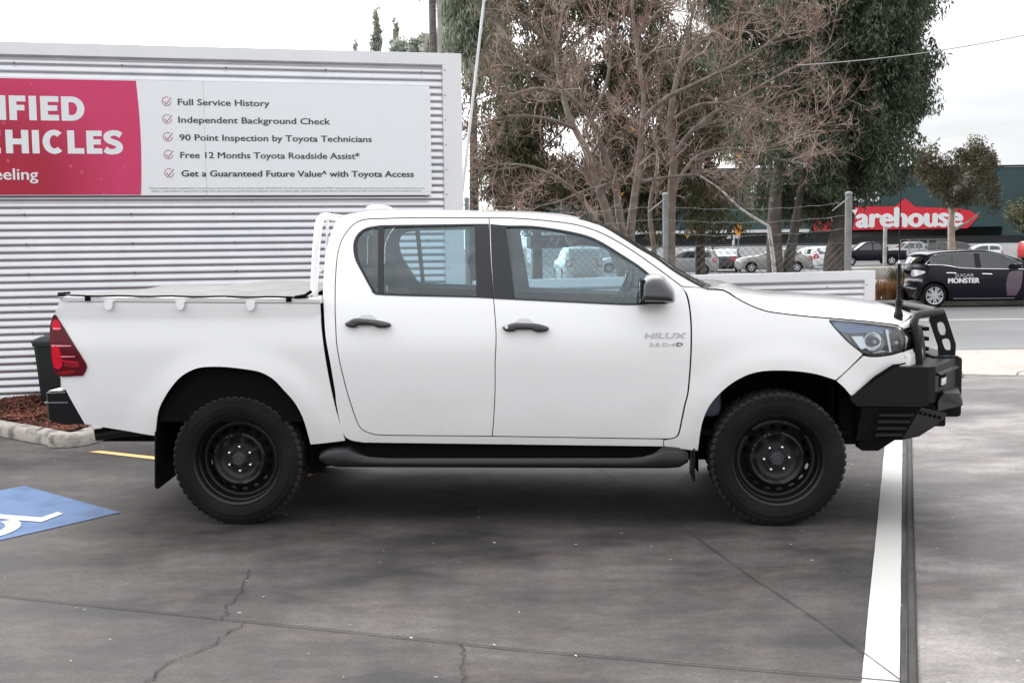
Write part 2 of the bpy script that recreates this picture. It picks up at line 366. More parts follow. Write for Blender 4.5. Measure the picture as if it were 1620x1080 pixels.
bline = [(1.467,1.746),(1.473,1.587),(1.482,1.459),(1.497,1.3),(1.512,1.097),(1.505,0.93),(1.501,0.768),(1.491,0.623),(1.481,0.513)]
rtrim = [(0.829,1.32),(0.798,1.356),(0.751,1.435),(0.705,1.515),(0.689,1.575),(0.69,1.625),(0.713,1.67),(0.761,1.701),(0.843,1.714,1),(1.38,1.714,1)]
rfilm = [(1.38,1.714,1),(1.467,1.713,1),(1.48,1.477),(1.496,1.292,1),(1.406,1.298,1),(0.829,1.32,1)]
rquarter = [(0.842,1.331,1),(0.816,1.352),(0.765,1.442),(0.725,1.515),(0.709,1.575),(0.707,1.622),(0.723,1.661),(0.761,1.69),(0.827,1.698,1)]
rmain = [(0.858,1.701,1),(1.383,1.705,1),(1.402,1.306,1),(0.871,1.328,1)]
ffilm = [(1.472,1.713,1),(1.561,1.704),(1.717,1.699),(1.868,1.677),(2.017,1.643),(2.114,1.599),(2.213,1.536),(2.311,1.471),(2.383,1.411),(2.431,1.361),(2.446,1.26,1),(2.341,1.251),(2.257,1.248),(2.11,1.255),(1.621,1.283),(1.5,1.29,1),(1.485,1.476)]
fglass = [(1.563,1.692,1),(1.717,1.688),(1.868,1.665),(2.017,1.629),(2.114,1.583),(2.213,1.52),(2.31,1.457),(2.362,1.411,1),(2.352,1.265,1),(2.257,1.26),(2.11,1.265),(1.619,1.292,1)]
fender = [(2.539,1.35,1),(2.658,1.342,1),(2.689,1.331),(2.779,1.325,1),(2.843,1.285),(2.918,1.244),(3.004,1.211),(3.089,1.196),(3.24,1.178),(3.35,1.168,1),(3.353,1.149),(3.392,1.1),(3.456,1.033),(3.523,0.98),(3.534,0.969,1),(3.459,0.893),(3.384,0.827,1),(3.28,0.86),(3.166,0.878),(3.031,0.882),(2.934,0.869),(2.859,0.837),(2.8,0.798),(2.744,0.745),(2.696,0.681),(2.666,0.609),(2.65,0.529),(2.641,0.426,1),(2.62,0.426),(2.446,0.452,1),(2.446,0.489,1)]
bonnetedge = [(2.689,1.331),(2.779,1.325),(2.843,1.285),(2.918,1.244),(3.004,1.211),(3.089,1.196),(3.24,1.178),(3.35,1.168),(3.569,1.146),(3.728,1.122),(3.762,1.103)]
headlight = [(3.353,1.161,1),(3.464,1.153),(3.569,1.139),(3.762,1.11,1),(3.777,1.05),(3.763,0.984,1),(3.678,0.963),(3.581,0.958),(3.523,0.98),(3.456,1.033),(3.392,1.1),(3.356,1.139)]
bumperside = [(3.538,0.962,1),(3.581,0.953),(3.678,0.957),(3.763,0.977,1),(3.795,0.909,1),(3.781,0.678,1),(3.525,0.651,1),(3.47,0.741),(3.436,0.781),(3.388,0.824,1)]
handle_r = [(0.662,1.163,1),(0.709,1.188),(0.763,1.187),(0.853,1.176),(0.918,1.158),(0.911,1.14),(0.853,1.137),(0.817,1.151),(0.738,1.152),(0.717,1.138),(0.673,1.146)]
handle_f = [(1.549,1.135,1),(1.609,1.156),(1.673,1.155),(1.743,1.151),(1.807,1.13),(1.796,1.112),(1.743,1.106),(1.708,1.12),(1.63,1.121),(1.612,1.11),(1.566,1.114)]
mirror = [(2.307,1.265,1),(2.33,1.397),(2.38,1.428),(2.436,1.428),(2.484,1.382),(2.505,1.354),(2.52,1.291),(2.506,1.26),(2.411,1.257)]
_wz = smooth_fn([(.3,.84),(.42,.864),(.50,.882),(.60,.895),(.8,.916),(.98,.928),(1.05,.927),(1.12,.918),(1.2,.904),(1.27,.888),(1.45,.832),(1.6,.775),(1.75,.712),(1.82,.675),(1.9,.62)])
_wt = smooth_fn([(.3,.85),(.45,.872),(.55,.890),(.8,.916),(1.0,.927),(1.06,.927),(1.15,.918),(1.22,.914),(1.235,.922),(1.4,.919)])
_tf = smooth_fn([(3.3,0),(3.5,.008),(3.65,.03),(3.8,.075),(3.9,.125),(4.0,.21),(4.1,.40)])
_tr = smooth_fn([(-1.12,.10),(-1.09,.045),(-1.04,.018),(-.95,.004),(-.8,0)])
def _fl(x, z):
    f = 0
    for hx, top in ((0, .92), (3.085, .88)):
        d = math.hypot((x-hx), (z-.36)*.98); f += .016*max(0, 1-abs(d-.53)/.16)**2*(3-2*max(0, 1-abs(d-.53)/.16)) if z < 1.02 else 0
    return f
def surf(x, z): return _wz(z)-(_tf(x) if x > 3.3 else 0)+_fl(x, z)
def surft(x, z): return _wt(z)-(_tr(x) if x < -.8 else 0)+_fl(x, z)

D = cr(door_top)
Dx = shift_poly(D, -.0035)
iA = min(range(len(Dx)), key=lambda i: (Dx[i][0]-2.546)**2+(Dx[i][1]-1.35)**2); iB = min(range(len(Dx)), key=lambda i: (Dx[i][0]-2.446)**2+(Dx[i][1]-.496)**2)
frame_o = cr(cabouter[:-1]+[(2.556, 1.3515, 1)], False)[:] + Dx[iA::-1] + Dx[:iB-1:-1] + [(2.444, .489), (2.444, .452)] + cr([(p[0]+.004, p[1]) for p in reversed(cabrear[1:-2])], False)
f_corner = lambda L, idx: [(p[0], p[1], 1) if i in idx else p for i, p in enumerate(L)]
fd_pts = door_top[9:30]+[tuple(p) for p in reversed(bline[1:-1])]; fd_pts = f_corner(fd_pts, (0, 20)); fdo = shift_poly(cr(fd_pts), .0025)
rd_pts = door_top[29:]+door_top[:10]+[tuple(p) for p in bline[1:-1]]; rd_pts = f_corner(rd_pts, (0, len(door_top)-29+9)); rdo = shift_poly(cr(rd_pts), .0025)
rt_o = cr(rtrim+rfilm[1:5]); rt_o = [(min(p[0], 1.4625+(1.72-p[1])*.078), p[1]) for p in rt_o]
ft_o = cr(ffilm)
rq, rm_, fg = cr(rquarter), cr(rmain), cr(fglass)
arch_r = tub[8:24]; arch_f = fender[16:28]

def liner(name, arch, s, cx):
    a = cr([(p[0], p[1]) for p in arch], False); V = []; F = []; n = len(a); ys = (.885, .80, .70, .60, .50)
    a = [(a[0][0], .30)]+a+[(a[-1][0], .30)]; n = len(a)
    for y in ys:
        for p in a:
            k = (.885-y)*.12; V.append((cx+(p[0]-cx)*(1+k), s*y, p[1]+k*.12))
    for i in range(len(ys)-1):
        for j in range(n-1): F.append((i*n+j, i*n+j+1, (i+1)*n+j+1, (i+1)*n+j))
    F.append(tuple(range((len(ys)-1)*n, len(ys)*n)))
    return obj(name, V, F, BLACKM, truck, True, 50)

for s in (-1, 1):
    panel('cab_side', frame_o, surf, PAINT, truck, s, .02)
    panel('pillar_backing', [(1.44, 1.735), (1.50, 1.735), (1.545, .53), (1.45, .53)], surf, BLACKM, truck, s, .01, inset=.034, spacing=.2)  # black sheets behind door and tub gaps stand in for the shade there
    panel('door_gap_backing', cr([(2.40, 1.34, 1), (2.60, 1.34, 1), (2.66, 1.1), (2.62, .60), (2.52, .46, 1), (2.40, .46, 1)]), surf, BLACKM, truck, s, .01, inset=.034, spacing=.2)
    mb = MB(); mb.tube([(x, s*(surf(x, z)-.0035), z+.0015) for x, z in cr([(q[0], q[1]) for q in bonnetedge], False, .05)], .0042, 6); mb.build('bonnet_gap_shade', BLACKM, truck)  # black tube laid along the bonnet gap, standing in for its shade
    panel('gap_backing', cr([(.44, 1.27, 1), (.60, 1.27, 1), (.64, .9, 1), (.70, .50, 1), (.54, .50, 1), (.46, .9, 1)]), lambda x, z: min(surf(x, z), surft(x, z)), BLACKM, truck, s, .01, inset=.024, spacing=.2)
    # front door
    fd = panel('front_door', fdo, surf, PAINT, truck, s, .022, holes=[shift_poly(fg, -.004)])
    panel('window_frame', shift_poly(ft_o, .001), surf, FILM, fd, s, .006, inset=-.0022, holes=[fg], spacing=.06)
    panel('window_glass', shift_poly(fg, -.003), surf, GLS, fd, s, .003, inset=.007)
    rd = panel('rear_door', rdo, surf, PAINT, truck, s, .022, holes=[shift_poly(rq, -.003), shift_poly(rm_, -.004)])
    panel('window_frame', rt_o, surf, FILM, rd, s, .006, inset=-.0022, holes=[rq, rm_], spacing=.06)
    panel('window_glass', shift_poly(rm_, -.003), surf, GLS, rd, s, .003, inset=.007)
    panel('quarter_glass', shift_poly(rq, -.003), surf, GLS, rd, s, .003, inset=.007)
    for dpar, ol in ((fd, [(1.53, 1.262), (2.42, 1.235), (2.5, 1.0), (2.45, .56), (1.53, .56)]), (rd, [(.70, 1.29), (.84, 1.30), (1.44, 1.275), (1.44, .56), (.85, .56), (.68, .9)])):
        panel('door_trim', cr([(a, b, 1) for a, b in ol]), surf, INTR, dpar, s, .02, inset=.075, spacing=.12)
    # fender, tub, bumper corner
    panel('front_fender', shift_poly(cr(list(fender)+[(p[0]+.004, p[1]) for p in reversed(door_top[19:28])]), .0025), surf, PAINT, truck, s, .02)
    panel('bumper_corner', shift_poly(cr([(p[0], max(p[1], .705))+tuple(p[2:]) for p in bumperside]), .0015), surf, PAINT, truck, s, .02)
    panel('tub_side', shift_poly(cr([(p[0]-(.005 if p[1] > 1.2 else .004),)+tuple(p[1:]) if p[0] > .5 and p[1] > .48 else p for p in tub]), .001), surft, PAINT, truck, s, .008)
    liner('wheel_arch_liner', arch_r, s, 0); liner('wheel_arch_liner', arch_f, s, 3.085)
    # tub top rail with rope hooks
    mb = MB(); a0, a1 = (-.985, 1.301), (.525, 1.277)
    V = []; sec = [(.926, -.001), (.930, .004), (.930, .024), (.922, .030), (.85, .030), (.845, .0)]
    xs = [-1.0, -.985, -.95]+[-.9+.1*i for i in range(15)]+[.525]
    for x in xs:
        t = (x+.985)/(1.51); z0 = 1.3015+(1.2775-1.3015)*t
        for q, (y, dz) in enumerate(sec): V.append((x, s*(y-(.045 if x < -.99 else .012 if x < -.98 else 0)), z0+dz))
    F = [(i*6+j, i*6+(j+1) % 6, (i+1)*6+(j+1) % 6, (i+1)*6+j) for i in range(len(xs)-1) for j in range(6)]+[tuple(range(6)), tuple((len(xs)-1)*6+j for j in range(5, -1, -1))]
    mb.add(V, F); mb.build('tub_rail', PAINT, truck, angle=40, fix=True)
    for hx, hz in ((-.689, 1.272), (-.274, 1.269), (.13, 1.262)):
        mb = MB(); mb.prism([(hx-.027, hz+.026), (hx+.024, hz+.026), (hx+.020, hz-.004), (hx+.010, hz-.020), (hx-.014, hz-.020), (hx-.021, hz-.004)], -.012, .012)
        o = mb.build('rope_hook', PAINT, truck, angle=30, fix=True); o.location = (0, s*.938, 0)
    # tail lamp
    tl = cr(taillight); tlp = panel('taillight', tl, surft, REDD, truck, s, .03, inset=-.010, spacing=.03)
    panel('lamp_reflector', cr([(-1.045, 1.16), (-1.02, 1.20), (-.985, 1.165), (-1.0, 1.13)]), surft, REDB, tlp, s, .003, inset=-.012)
    panel('lamp_reflector', cr([(-1.035, .92), (-1.045, 1.03), (-1.0, 1.04), (-.985, .93)]), surft, REDB, tlp, s, .003, inset=-.012)
    panel('lamp_reflector', cr([(-1.02, .885), (-.96, .882), (-.90, .90), (-.96, .905)]), surft, REDL, tlp, s, .003, inset=-.012)
    panel('lamp_reflector', cr([(-.97, .93), (-.88, .925), (-.88, .955), (-.96, .96)]), surft, REDL, tlp, s, .003, inset=-.012)
    for q in (((-1.035, 1.145), (-.985, 1.145)), ((-1.045, 1.047), (-.925, 1.047)), ((-.985, .985), (-.905, .985)), ((-.99, .962), (-.90, .950))):
        h = .0055 if q[0][1] > 1.0 else .004
        panel('lamp_bar', [(q[0][0], q[0][1]-h), (q[1][0], q[1][1]-h*.4), (q[1][0]+.006, q[1][1]+.002), (q[0][0], q[0][1]+h)], surft, PINK if q[0][1] > .97 else REDB, tlp, s, .003, inset=-.0145)
    # head lamp: dark housing, chrome bowls, clear lens that wraps to the front
    hl = cr(headlight); hin = shift_poly(hl, .004)
    hh = panel('headlight', hin, surf, mat('lamp_housing', (.03, .034, .042), .25), truck, s, .02, inset=.05, spacing=.03)
    HB = mat('lamp_sky_reflection', (.16, .22, .33), .22, metal=.7)  # bluish metal colours in the sky's reflection across the upper lamp
    panel('upper_reflection', cr([(3.375, 1.150, 1), (3.46, 1.143), (3.57, 1.128), (3.70, 1.108, 1), (3.70, 1.075, 1), (3.55, 1.085), (3.47, 1.083), (3.40, 1.10)]), surf, HB, hh, s, .01, inset=.034)
    panel('inner_bezel', cr([(3.415, 1.088), (3.455, 1.074), (3.485, 1.02), (3.50, 1.0), (3.46, 1.04)]), surf, mat('bezel_grey', (.16, .18, .21), .3), hh, s, .01, inset=.03)
    for (cx, cz, rx, rz_) in ((3.60, 1.035, .060, .058), (3.725, 1.028, .040, .060)):
        V = []; F = []; k = 20
        for r_, dy in ((1, 0), (.86, .006), (.7, .02), (.45, .034), (.2, .042)):
            for j in range(k): a = 2*math.pi*j/k; V.append((cx+rx*r_*math.cos(a), s*(surf(cx, cz)-.022-dy), cz+rz_*r_*math.sin(a)))
        for i in range(4):
            for j in range(k): F.append((i*k+j, i*k+(j+1) % k, (i+1)*k+(j+1) % k, (i+1)*k+j))
        F.append(tuple(4*k+j for j in range(k))); obj('reflector_bowl', V, F, CHROME, hh, True, 80)
        mb = MB(); mb.lathe([(.001, -.028), (.008, -.026), (.011, -.016), (.011, 0)], 14); o = mb.build('bulb', mat('bulb_glass', (.7, .75, .8), .1, coat=1), hh); o.location = (cx, s*(surf(cx, cz)-.03), cz)
        if s > 0: o.rotation_euler = (0, 0, math.pi)
    panel('side_reflector', [(3.475, 1.066), (3.54, 1.066), (3.556, 1.0), (3.53, .993)], surf, CHROME, hh, s, .006, inset=.028)
    panel('side_reflector', [(3.575, .99), (3.62, .99), (3.70, .975), (3.60, .972)], surf, CHROME, hh, s, .006, inset=.028)
    panel('reflector_divider', [(3.665, 1.10), (3.68, 1.10), (3.70, .975), (3.688, .975)], surf, CHROME, hh, s, .01, inset=.015)
    panel('lens', hl, surf, LENS, hh, s, .004, inset=.001, spacing=.03)
    panel('lens_seal', cr(headlight), surf, BLACKM, hh, s, .03, inset=.004, holes=[shift_poly(hl, .008)], spacing=.05)
    # mirror
    mo = cr([(2.300, 1.268, 1), (2.306, 1.375), (2.325, 1.408), (2.375, 1.424), (2.43, 1.412), (2.475, 1.365), (2.492, 1.342), (2.503, 1.295), (2.492, 1.262), (2.40, 1.262)])
    vv, ff = flat_tri(mo, (), .012); dd = dist_poly(vv, mo); n = len(vv); base = .955
    V = [(vv[i][0]+.0, s*(base+.03+.13*math.sqrt(max(0, 1-(1-min(dd[i]/.045, 1))**2))*(.75+.25*(1.43-vv[i][1])/.16)), vv[i][1]) for i in range(n)]+[(vv[i][0]+.004, s*base, vv[i][1]) for i in range(n)]
    edge = {}
    F = []
    for f in ff:
        F.append(f); F.append(tuple(i+n for i in reversed(f)))
        for i in range(3): edge[(f[i], f[(i+1) % 3])] = 1
    for a, b in edge:
        if (b, a) not in edge: F.append((b, a, a+n, b+n))
    mr = obj('side_mirror', V, F, mat('mirror_shell', (.035, .035, .037), .16, coat=.6), fd, True, 60)
    mr_b = MB(); mr_b.box(2.31, 2.335, min(s*.86, s*1.08), max(s*.86, s*1.08), 1.275, 1.40, .01); mr_b.prism([(2.30, 1.262), (2.46, 1.262), (2.44, 1.29), (2.33, 1.30)], min(s*.86, s*1.05), max(s*.86, s*1.05)); mr_b.build('mirror_arm', BLACKP, mr, fix=True)
    # door handles, with a flat grey oval painting in the cup's shade
    for pts, par, key in ((handle_r, rd, False), (handle_f, fd, True)):
        ho = cr(pts, step=.012); vv, ff = flat_tri(ho, (), .008); dd = dist_poly(vv, ho); n = len(vv)
        V = [(p[0], s*(surf(p[0], p[1])+.030+.012*math.sqrt(max(0, 1-(1-min(dd[i]/.012, 1))**2))), p[1]) for i, p in enumerate(vv)]+[(p[0], s*(surf(p[0], p[1])-.002+(.022 if .03 < (p[0]-pts[0][0]) and (p[0]-pts[0][0]) < .0 else 0)), p[1]) for i, p in enumerate(vv)]
        F = []; edge = {}
        for f in ff:
            F.append(f); F.append(tuple(i+n for i in reversed(f)))
            for i in range(3): edge[(f[i], f[(i+1) % 3])] = 1
        for a, b in edge:
            if (b, a) not in edge: F.append((b, a, a+n, b+n))
        h = obj('door_handle', V, F, PLAST, par, True, 60)
        x0 = pts[0][0]; zc = pts[0][1]
        cup = [(x0+.07+.055*math.cos(a)+.05, zc+.012+.036*math.sin(a)) for a in [math.pi*2*i/28 for i in range(28)]]
        panel('handle_cup_shade', cup, surf, mat('cup_shade_grey', (.62, .62, .63), .35, coat=.5), par, s, .003, inset=-.0012, spacing=.02)  # flat oval in greyer paint; the recess shade is in the colour
        if key and s < 0:
            mb = MB(); mb.lathe([(.0005, -.003), (.009, -.003), (.010, .004)], 16); o = mb.build('keyhole', CHROME, h); o.location = (x0+.024, -surf(x0, zc)-.040, zc+.001)
    mb = MB(); mb.box(-.20, .30, min(s*.74, s*.76), max(s*.74, s*.76), .845, .90, .006); mb.build('arch_plate', mat('arch_grey', (.05, .05, .05), .8), truck)
    # mud flaps
    mb = MB(); yy = sorted((s*.905, s*.62))
    V = [(-.476, s*.905, .208), (-.468, s*.905, .56), (-.43, s*.62, .60), (-.455, s*.62, .225), (-.472, s*.87, .196)]
    V = [(-.482, s*.900, .222), (-.462, s*.905, .66), (-.435, s*.62, .66), (-.462, s*.62, .235), (-.478, s*.875, .205)]
    mb.add(V+[(v[0]+.008, v[1], v[2]) for v in V], [(0, 1, 2, 3, 4), (9, 8, 7, 6, 5), (0, 5, 6, 1), (1, 6, 7, 2), (2, 7, 8, 3), (3, 8, 9, 4), (4, 9, 5, 0)]); mb.build('mud_flap', BLACKP, truck, smooth=False, fix=True)
    mb = MB(); mb.box(2.610, 2.622, min(s*.89, s*.66), max(s*.89, s*.66), .255, .44, .003); mb.build('mud_flap', BLACKP, truck, fix=True)
    # side step
    V = []; xs = [.495, .51, .54, .60, .66, .72, .78, .9, 1.2, 1.6, 2.0, 2.25, 2.33, 2.39, 2.45, 2.53, 2.565, 2.58]; F = []
    for i, x in enumerate(xs):
        e = 1.0 if (x < .68 or x > 2.40) else (.5 if (x < .75 or x > 2.35) else (.15 if (x < .8 or x > 2.3) else 0))
        tp = max(0, (.56-x)/.07)+max(0, (x-2.52)/.06)
        zt = .398+.050*e-.030*min(tp, 1); zb = .338+(x-1.5)*-.004+.028*min(tp, 1); yo = .965-.035*min(tp, 1); yi = .74
        pr = [(yi, zb+.01), (yo-.05, zb), (yo-.012, zb+.008), (yo, zb+.026), (yo-.002, zt-.018-.0), (yo-.020, zt), (yo-.10, zt+.006-.035*(1-e)), (yi, zt+.012-.035*(1-e))]
        V += [(x, s*y, z) for y, z in pr]
    for i in range(len(xs)-1):
        for j in range(8): F.append((i*8+j, i*8+(j+1) % 8, (i+1)*8+(j+1) % 8, (i+1)*8+j))
    F += [tuple(range(8)), tuple((len(xs)-1)*8+j for j in range(7, -1, -1))]
    mb = MB(); mb.add(V, F); ss = mb.build('side_step', mat('step_plastic', (.010, .0105, .012), .42, spec=.4, bump=(300, .12, .001)), truck, angle=50, fix=True)
    for bx in (.75, 1.5, 2.3): mb = MB(); mb.box(bx-.03, bx+.03, min(s*.5, s*.8), max(s*.5, s*.8), .36, .40); mb.build('step_bracket', BLACKM, ss)
    mb = MB(); mb.box(.60, 2.60, min(s*.80, s*.835), max(s*.80, s*.835), .375, .56); mb.build('sill_underside', BLACKM, truck)
    # badges on the front doors
    if s < 0:
        lettering('HILUX', 'door_badge', SILV, fd, 2.338, 2.566, 1.066, 1.098, -surf(2.45, 1.08)-.001, .02, thick=.004, slant=.15)
        lettering('2.8 D-4', 'engine_badge', SILV, fd, 2.363, 2.508, 1.022, 1.043, -surf(2.45, 1.03)-.001, .012, thick=.003, slant=.1)
        lettering('D', 'engine_badge', mat('badge_dark', (.05, .015, .02), .3, coat=.5), fd, 2.514, 2.548, 1.022, 1.043, -surf(2.45, 1.03)-.001, .02, thick=.003, slant=.1)

# ---- skins across the cab
def hws(path, d=0): return [surf(p[0], p[1])-d for p in path]
roofp = [(.528, 1.508), (.540, 1.616), (.556, 1.672), (.575, 1.722), (.600, 1.757), (.643, 1.779), (.735, 1.787), (.9, 1.789), (1.121, 1.786), (1.414, 1.779), (1.6, 1.774), (1.716, 1.768), (1.868, 1.751), (1.978, 1.732)]
nR = len(roofp)
strip('roof', roofp[2:], hws(roofp[2:], .0), [.0, .006, .012, .018]+[.024]*(nR-7)+[.022], [-.03, -.03, -.02, -.01, 0, 0, 0, 0, .005, .01, .015, .02], PAINT, truck, 20, .02, p=3.5)
strip('headliner', roofp[4:], hws(roofp[4:], .05), [.018]*(nR-4), 0, ROOFL, truck, 8, .01, lift=-.035)
rp = [(.545, .60), (.534, 1.0), (.530, 1.274), (.528, 1.33)]
strip('cab_rear_panel', [(x+.022, z) for x, z in rp], hws(rp, .028), 0, -.02, PAINT, truck, 10, .02)
rp2 = [(.528, 1.33), (.527, 1.42), (.528, 1.508), (.540, 1.616), (.556, 1.672)]
for a, b in ((-1, -.80), (.80, 1)): strip('rear_pillar', rp2, hws(rp2, .004), 0, -.02, PAINT, truck, 4, .02, t0=a, t1=b)
strip('rear_window', rp2, hws(rp2, .004), 0, -.02, GLD, truck, 8, .004, t0=-.8, t1=.8, lift=-.004)
wp = [(p[0], p[1]) for p in cabouter if p[0] >= 1.978][:-1]
nW = len(wp)
wb = [.02+.07*i/(nW-1) for i in range(nW)]; wc = [.022*(1-i/(nW-1))+.004 for i in range(nW)]
strip('windscreen', wp, hws(wp, .012), wc, wb, GLS, truck, 18, .004, t0=-.94, t1=.94, p=3.5, lift=.001)
for a, b in ((-1, -.935), (.935, 1)): strip('windscreen_seal', wp, hws(wp, .008), wc, wb, BLACKM, truck, 4, .012, t0=a, t1=b, p=3.5, lift=.004)
cw = [(2.60, 1.372), (2.658, 1.344), (2.70, 1.325), (2.78, 1.312)]
strip('cowl', cw, hws(cw, .03), .006, .10, BLACKP, truck, 12, .01, lift=-.004)
mb = MB(); mb.tube([(2.76, -.70, 1.322), (2.78, -.55, 1.330), (2.75, -.1, 1.345), (2.73, .15, 1.36)], .007, 6); mb.tube([(2.74, -.30, 1.34), (2.72, .05, 1.36), (2.70, .40, 1.37)], .006, 6); mb.build('wiper', BLACKP, truck)
bp = [(p[0], p[1]+.002) for p in cr([(q[0], q[1]) for q in bonnetedge[:-1]], False, .05)]
nB = len(bp)
cf = smooth_fn([(2.69, .006), (2.8, .026), (2.95, .062), (3.1, .080), (3.3, .086), (3.5, .078), (3.65, .058), (3.74, .03)])
bonnet = strip('bonnet', bp, hws(bp, .002), [cf(p[0]) for p in bp], [.09+.17*(i/(nB-1)) for i in range(nB)], PAINT, truck, 26, .012, p=3.2)
strip('bonnet_lip', [(3.728, 1.120), (3.748, 1.112), (3.752, 1.100)], [surf(3.73, 1.11)-.004]*3, [.03, .02, .01], .28, PAINT, truck, 20, .012, p=3.2)
# front face
fp = [(3.745, 1.10), (3.775, 1.05), (3.782, .985)]
strip('grille_surround', fp, .87, 0, .27, BLACKM, truck, 20, .03, lift=-.03)
strip('grille', [(3.752, 1.095), (3.785, 1.05), (3.80, .96), (3.80, .78)], .86, 0, .27, mat('grille_plastic', (.05, .05, .053), .35), truck, 16, .02, t0=-.5, t1=.5, lift=.012)
mb = MB()
for zz in (1.06, 1.0, .94): mb.box(4.04, 4.075, -.30, .30, zz-.012, zz+.012, .004)
mb.build('grille_bar', BLACKP, truck)
for a, b in ((-1, -.5), (.5, 1)): strip('headlight_front', [(3.755, 1.098), (3.782, 1.05), (3.782, .985)], .862, 0, .27, GLD, truck, 10, .006, t0=a, t1=b, lift=-.004)
strip('front_bumper', [(3.782, .980), (3.80, .95), (3.805, .88), (3.795, .72)], .858, 0, .27, PAINT, truck, 20, .02)

# ---- rear end
tg = [(-1.012, .79), (-1.015, .95), (-1.018, 1.15), (-1.018, 1.24), (-1.0, 1.30)]
tgo = strip('tailgate', tg, .895, 0, -.04, PAINT, truck, 16, .025)
mb = MB(); mb.box(-1.085, -1.05, -.13, .13, 1.10, 1.16, .008); mb.build('tailgate_handle', PLAST, tgo)
mb = MB()
V = []; F = []; ys = [-.895, -.87, -.80, -.5, 0, .5, .80, .87, .895]; bo = [(-1.125, .770), (-.985, .772), (-.962, .735), (-.925, .655), (-.885, .590), (-1.035, .586), (-1.120, .614)]
for y in ys:
    k = .03 if abs(y) > .88 else (.012 if abs(y) > .85 else 0)
    for i, p in enumerate(bo): V.append((p[0]+(k if p[0] < -1.0 else 0)-.03*(1-(y/.9)**2), y, p[1]))
nb = len(bo)
for i in range(len(ys)-1):
    for j in range(nb): F.append((i*nb+j, i*nb+(j+1) % nb, (i+1)*nb+(j+1) % nb, (i+1)*nb+j))
F += [tuple(range(nb)), tuple((len(ys)-1)*nb+j for j in range(nb-1, -1, -1))]
mb.add(V, F); rb = mb.build('rear_bumper', BLACKP, truck, angle=30, fix=True)
mb = MB(); mb.box(-1.105, -1.03, -.86, .86, .7735, .781, .002); mb.build('bumper_step_pad', mat('step_pad', (.30, .30, .31), .5), rb)
mb = MB(); mb.box(-1.117, -.975, -.8965, .8965, .713, .718); mb.build('bumper_trim_line', GREYP, rb)
mb = MB(); mb.tube([(-.62, -.55, .50), (-.80, -.60, .50), (-.93, -.66, .485)], .035, 14); mb.build('exhaust_tip', mat('exhaust', (.03, .03, .03), .5, metal=.6), truck)
mb = MB(); mb.box(-1.10, -.80, -.05, .05, .50, .57, .005); mb.box(-.9, -.86, -.5, .5, .48, .58, .005); mb.build('tow_bar', BLACKM, truck)
# ---- tub inside, tonneau
mb = MB(); mb.box(.47, .50, -.88, .88, .62, 1.262); mb.box(-1.0, .47, -.88, .88, .60, .63); mb.box(-1.0, .47, .86, .875, .63, 1.29); mb.box(-1.0, .47, -.875, -.86, .63, 1.29); mb.build('tub_inner', BLACKM, truck)
zc = smooth_fn([(-1.0, 1.328), (-.55, 1.340), (-.35, 1.348), (-.15, 1.372), (-.02, 1.378), (.15, 1.366), (.3, 1.357), (.46, 1.350)])
V = []; F = []; nx, ny = 60, 36
for lay in (0, 1):
    for i in range(nx+1):
        x = -1.0+1.455*i/nx
        for j in range(ny+1):
            t = -1+2*j/ny; e = 1-abs(t)**2.2; zr = 1.334-.024*(x+.985)/1.51
            rip = .004*math.sin(x*9+t*3)*e+.003*math.sin(x*23-t*8)*e
            V.append((x, t*.925, zr+(zc(x)-zr)*e+rip-(.004 if lay else 0)-(.012 if abs(t) > .99 else 0)))
k = ny+1; o_ = (nx+1)*k
for i in range(nx):
    for j in range(ny):
        q = (i*k+j, (i+1)*k+j, (i+1)*k+j+1, i*k+j+1); F.append(q); F.append(tuple(w_+o_ for w_ in reversed(q)))
for i in range(nx): F.append((i*k, i*k+o_, (i+1)*k+o_, (i+1)*k)); F.append((i*k+ny, (i+1)*k+ny, (i+1)*k+ny+o_, i*k+ny+o_))
for j in range(ny): F.append((j, j+1, j+1+o_, j+o_)); q = nx*k; F.append((q+j, q+j+o_, q+j+1+o_, q+j+1))
ton = obj('tonneau_cover', V, F, VINYL, truck, True, 60)
for s in (-1,):
    mb = MB(); mb.tube([(-.99+1.45*i/24, s*.934, 1.334-.024*(1.45*i/24)/1.51+.002*math.sin(i*1.3)) for i in range(25)], .006, 6)
    mb.box(-.83, -.80, min(s*.925, s*.939), max(s*.925, s*.939), 1.302, 1.334); mb.box(.33, .36, min(s*.925, s*.939), max(s*.925, s*.939), 1.286, 1.318)
    mb.tube([(-.95, s*.93, 1.336), (-1.0, s*.90, 1.345), (-.98, s*.80, 1.345)], .007, 6); mb.tube([(.38, s*.93, 1.312), (.44, s*.935, 1.322), (.475, s*.93, 1.345)], .010, 6)
    mb.build('tonneau_rope', BLACKM, ton)
# ---- head board hoop behind the cab
mb = MB(); hp = [(.458, -.80, 1.30), (.462, -.79, 1.42), (.470, -.76, 1.60), (.477, -.735, 1.70), (.483, -.71, 1.745), (.485, -.66, 1.765), (.485, -.55, 1.772)]
hp = hp+[(x, -y, z) for x, y, z in reversed(hp)]; mb.tube(hp, .0225, 14)
for s in (-1, 1):
    mb.prism([(s*.70, 1.30), (s*.80, 1.30), (s*.79, 1.315), (s*.71, 1.315)], .40, .50, 'x')
mb.tube([(.462, -.78, 1.45), (.462, .78, 1.45)], .014, 10)
for yy in (-.5, -.25, 0, .25, .5): mb.tube([(.462, yy, 1.45), (.482, yy, 1.77)], .008, 8)
mb.build('head_board', PAINT, truck)
mb = MB(); V = []
fin = [(.62, 1.832), (.635, 1.851), (.67, 1.858), (.72, 1.857), (.77, 1.848), (.80, 1.832)]
mb.prism(fin, -.035, .035); mb.build('roof_aerial', PAINT, truck, angle=25, fix=True)
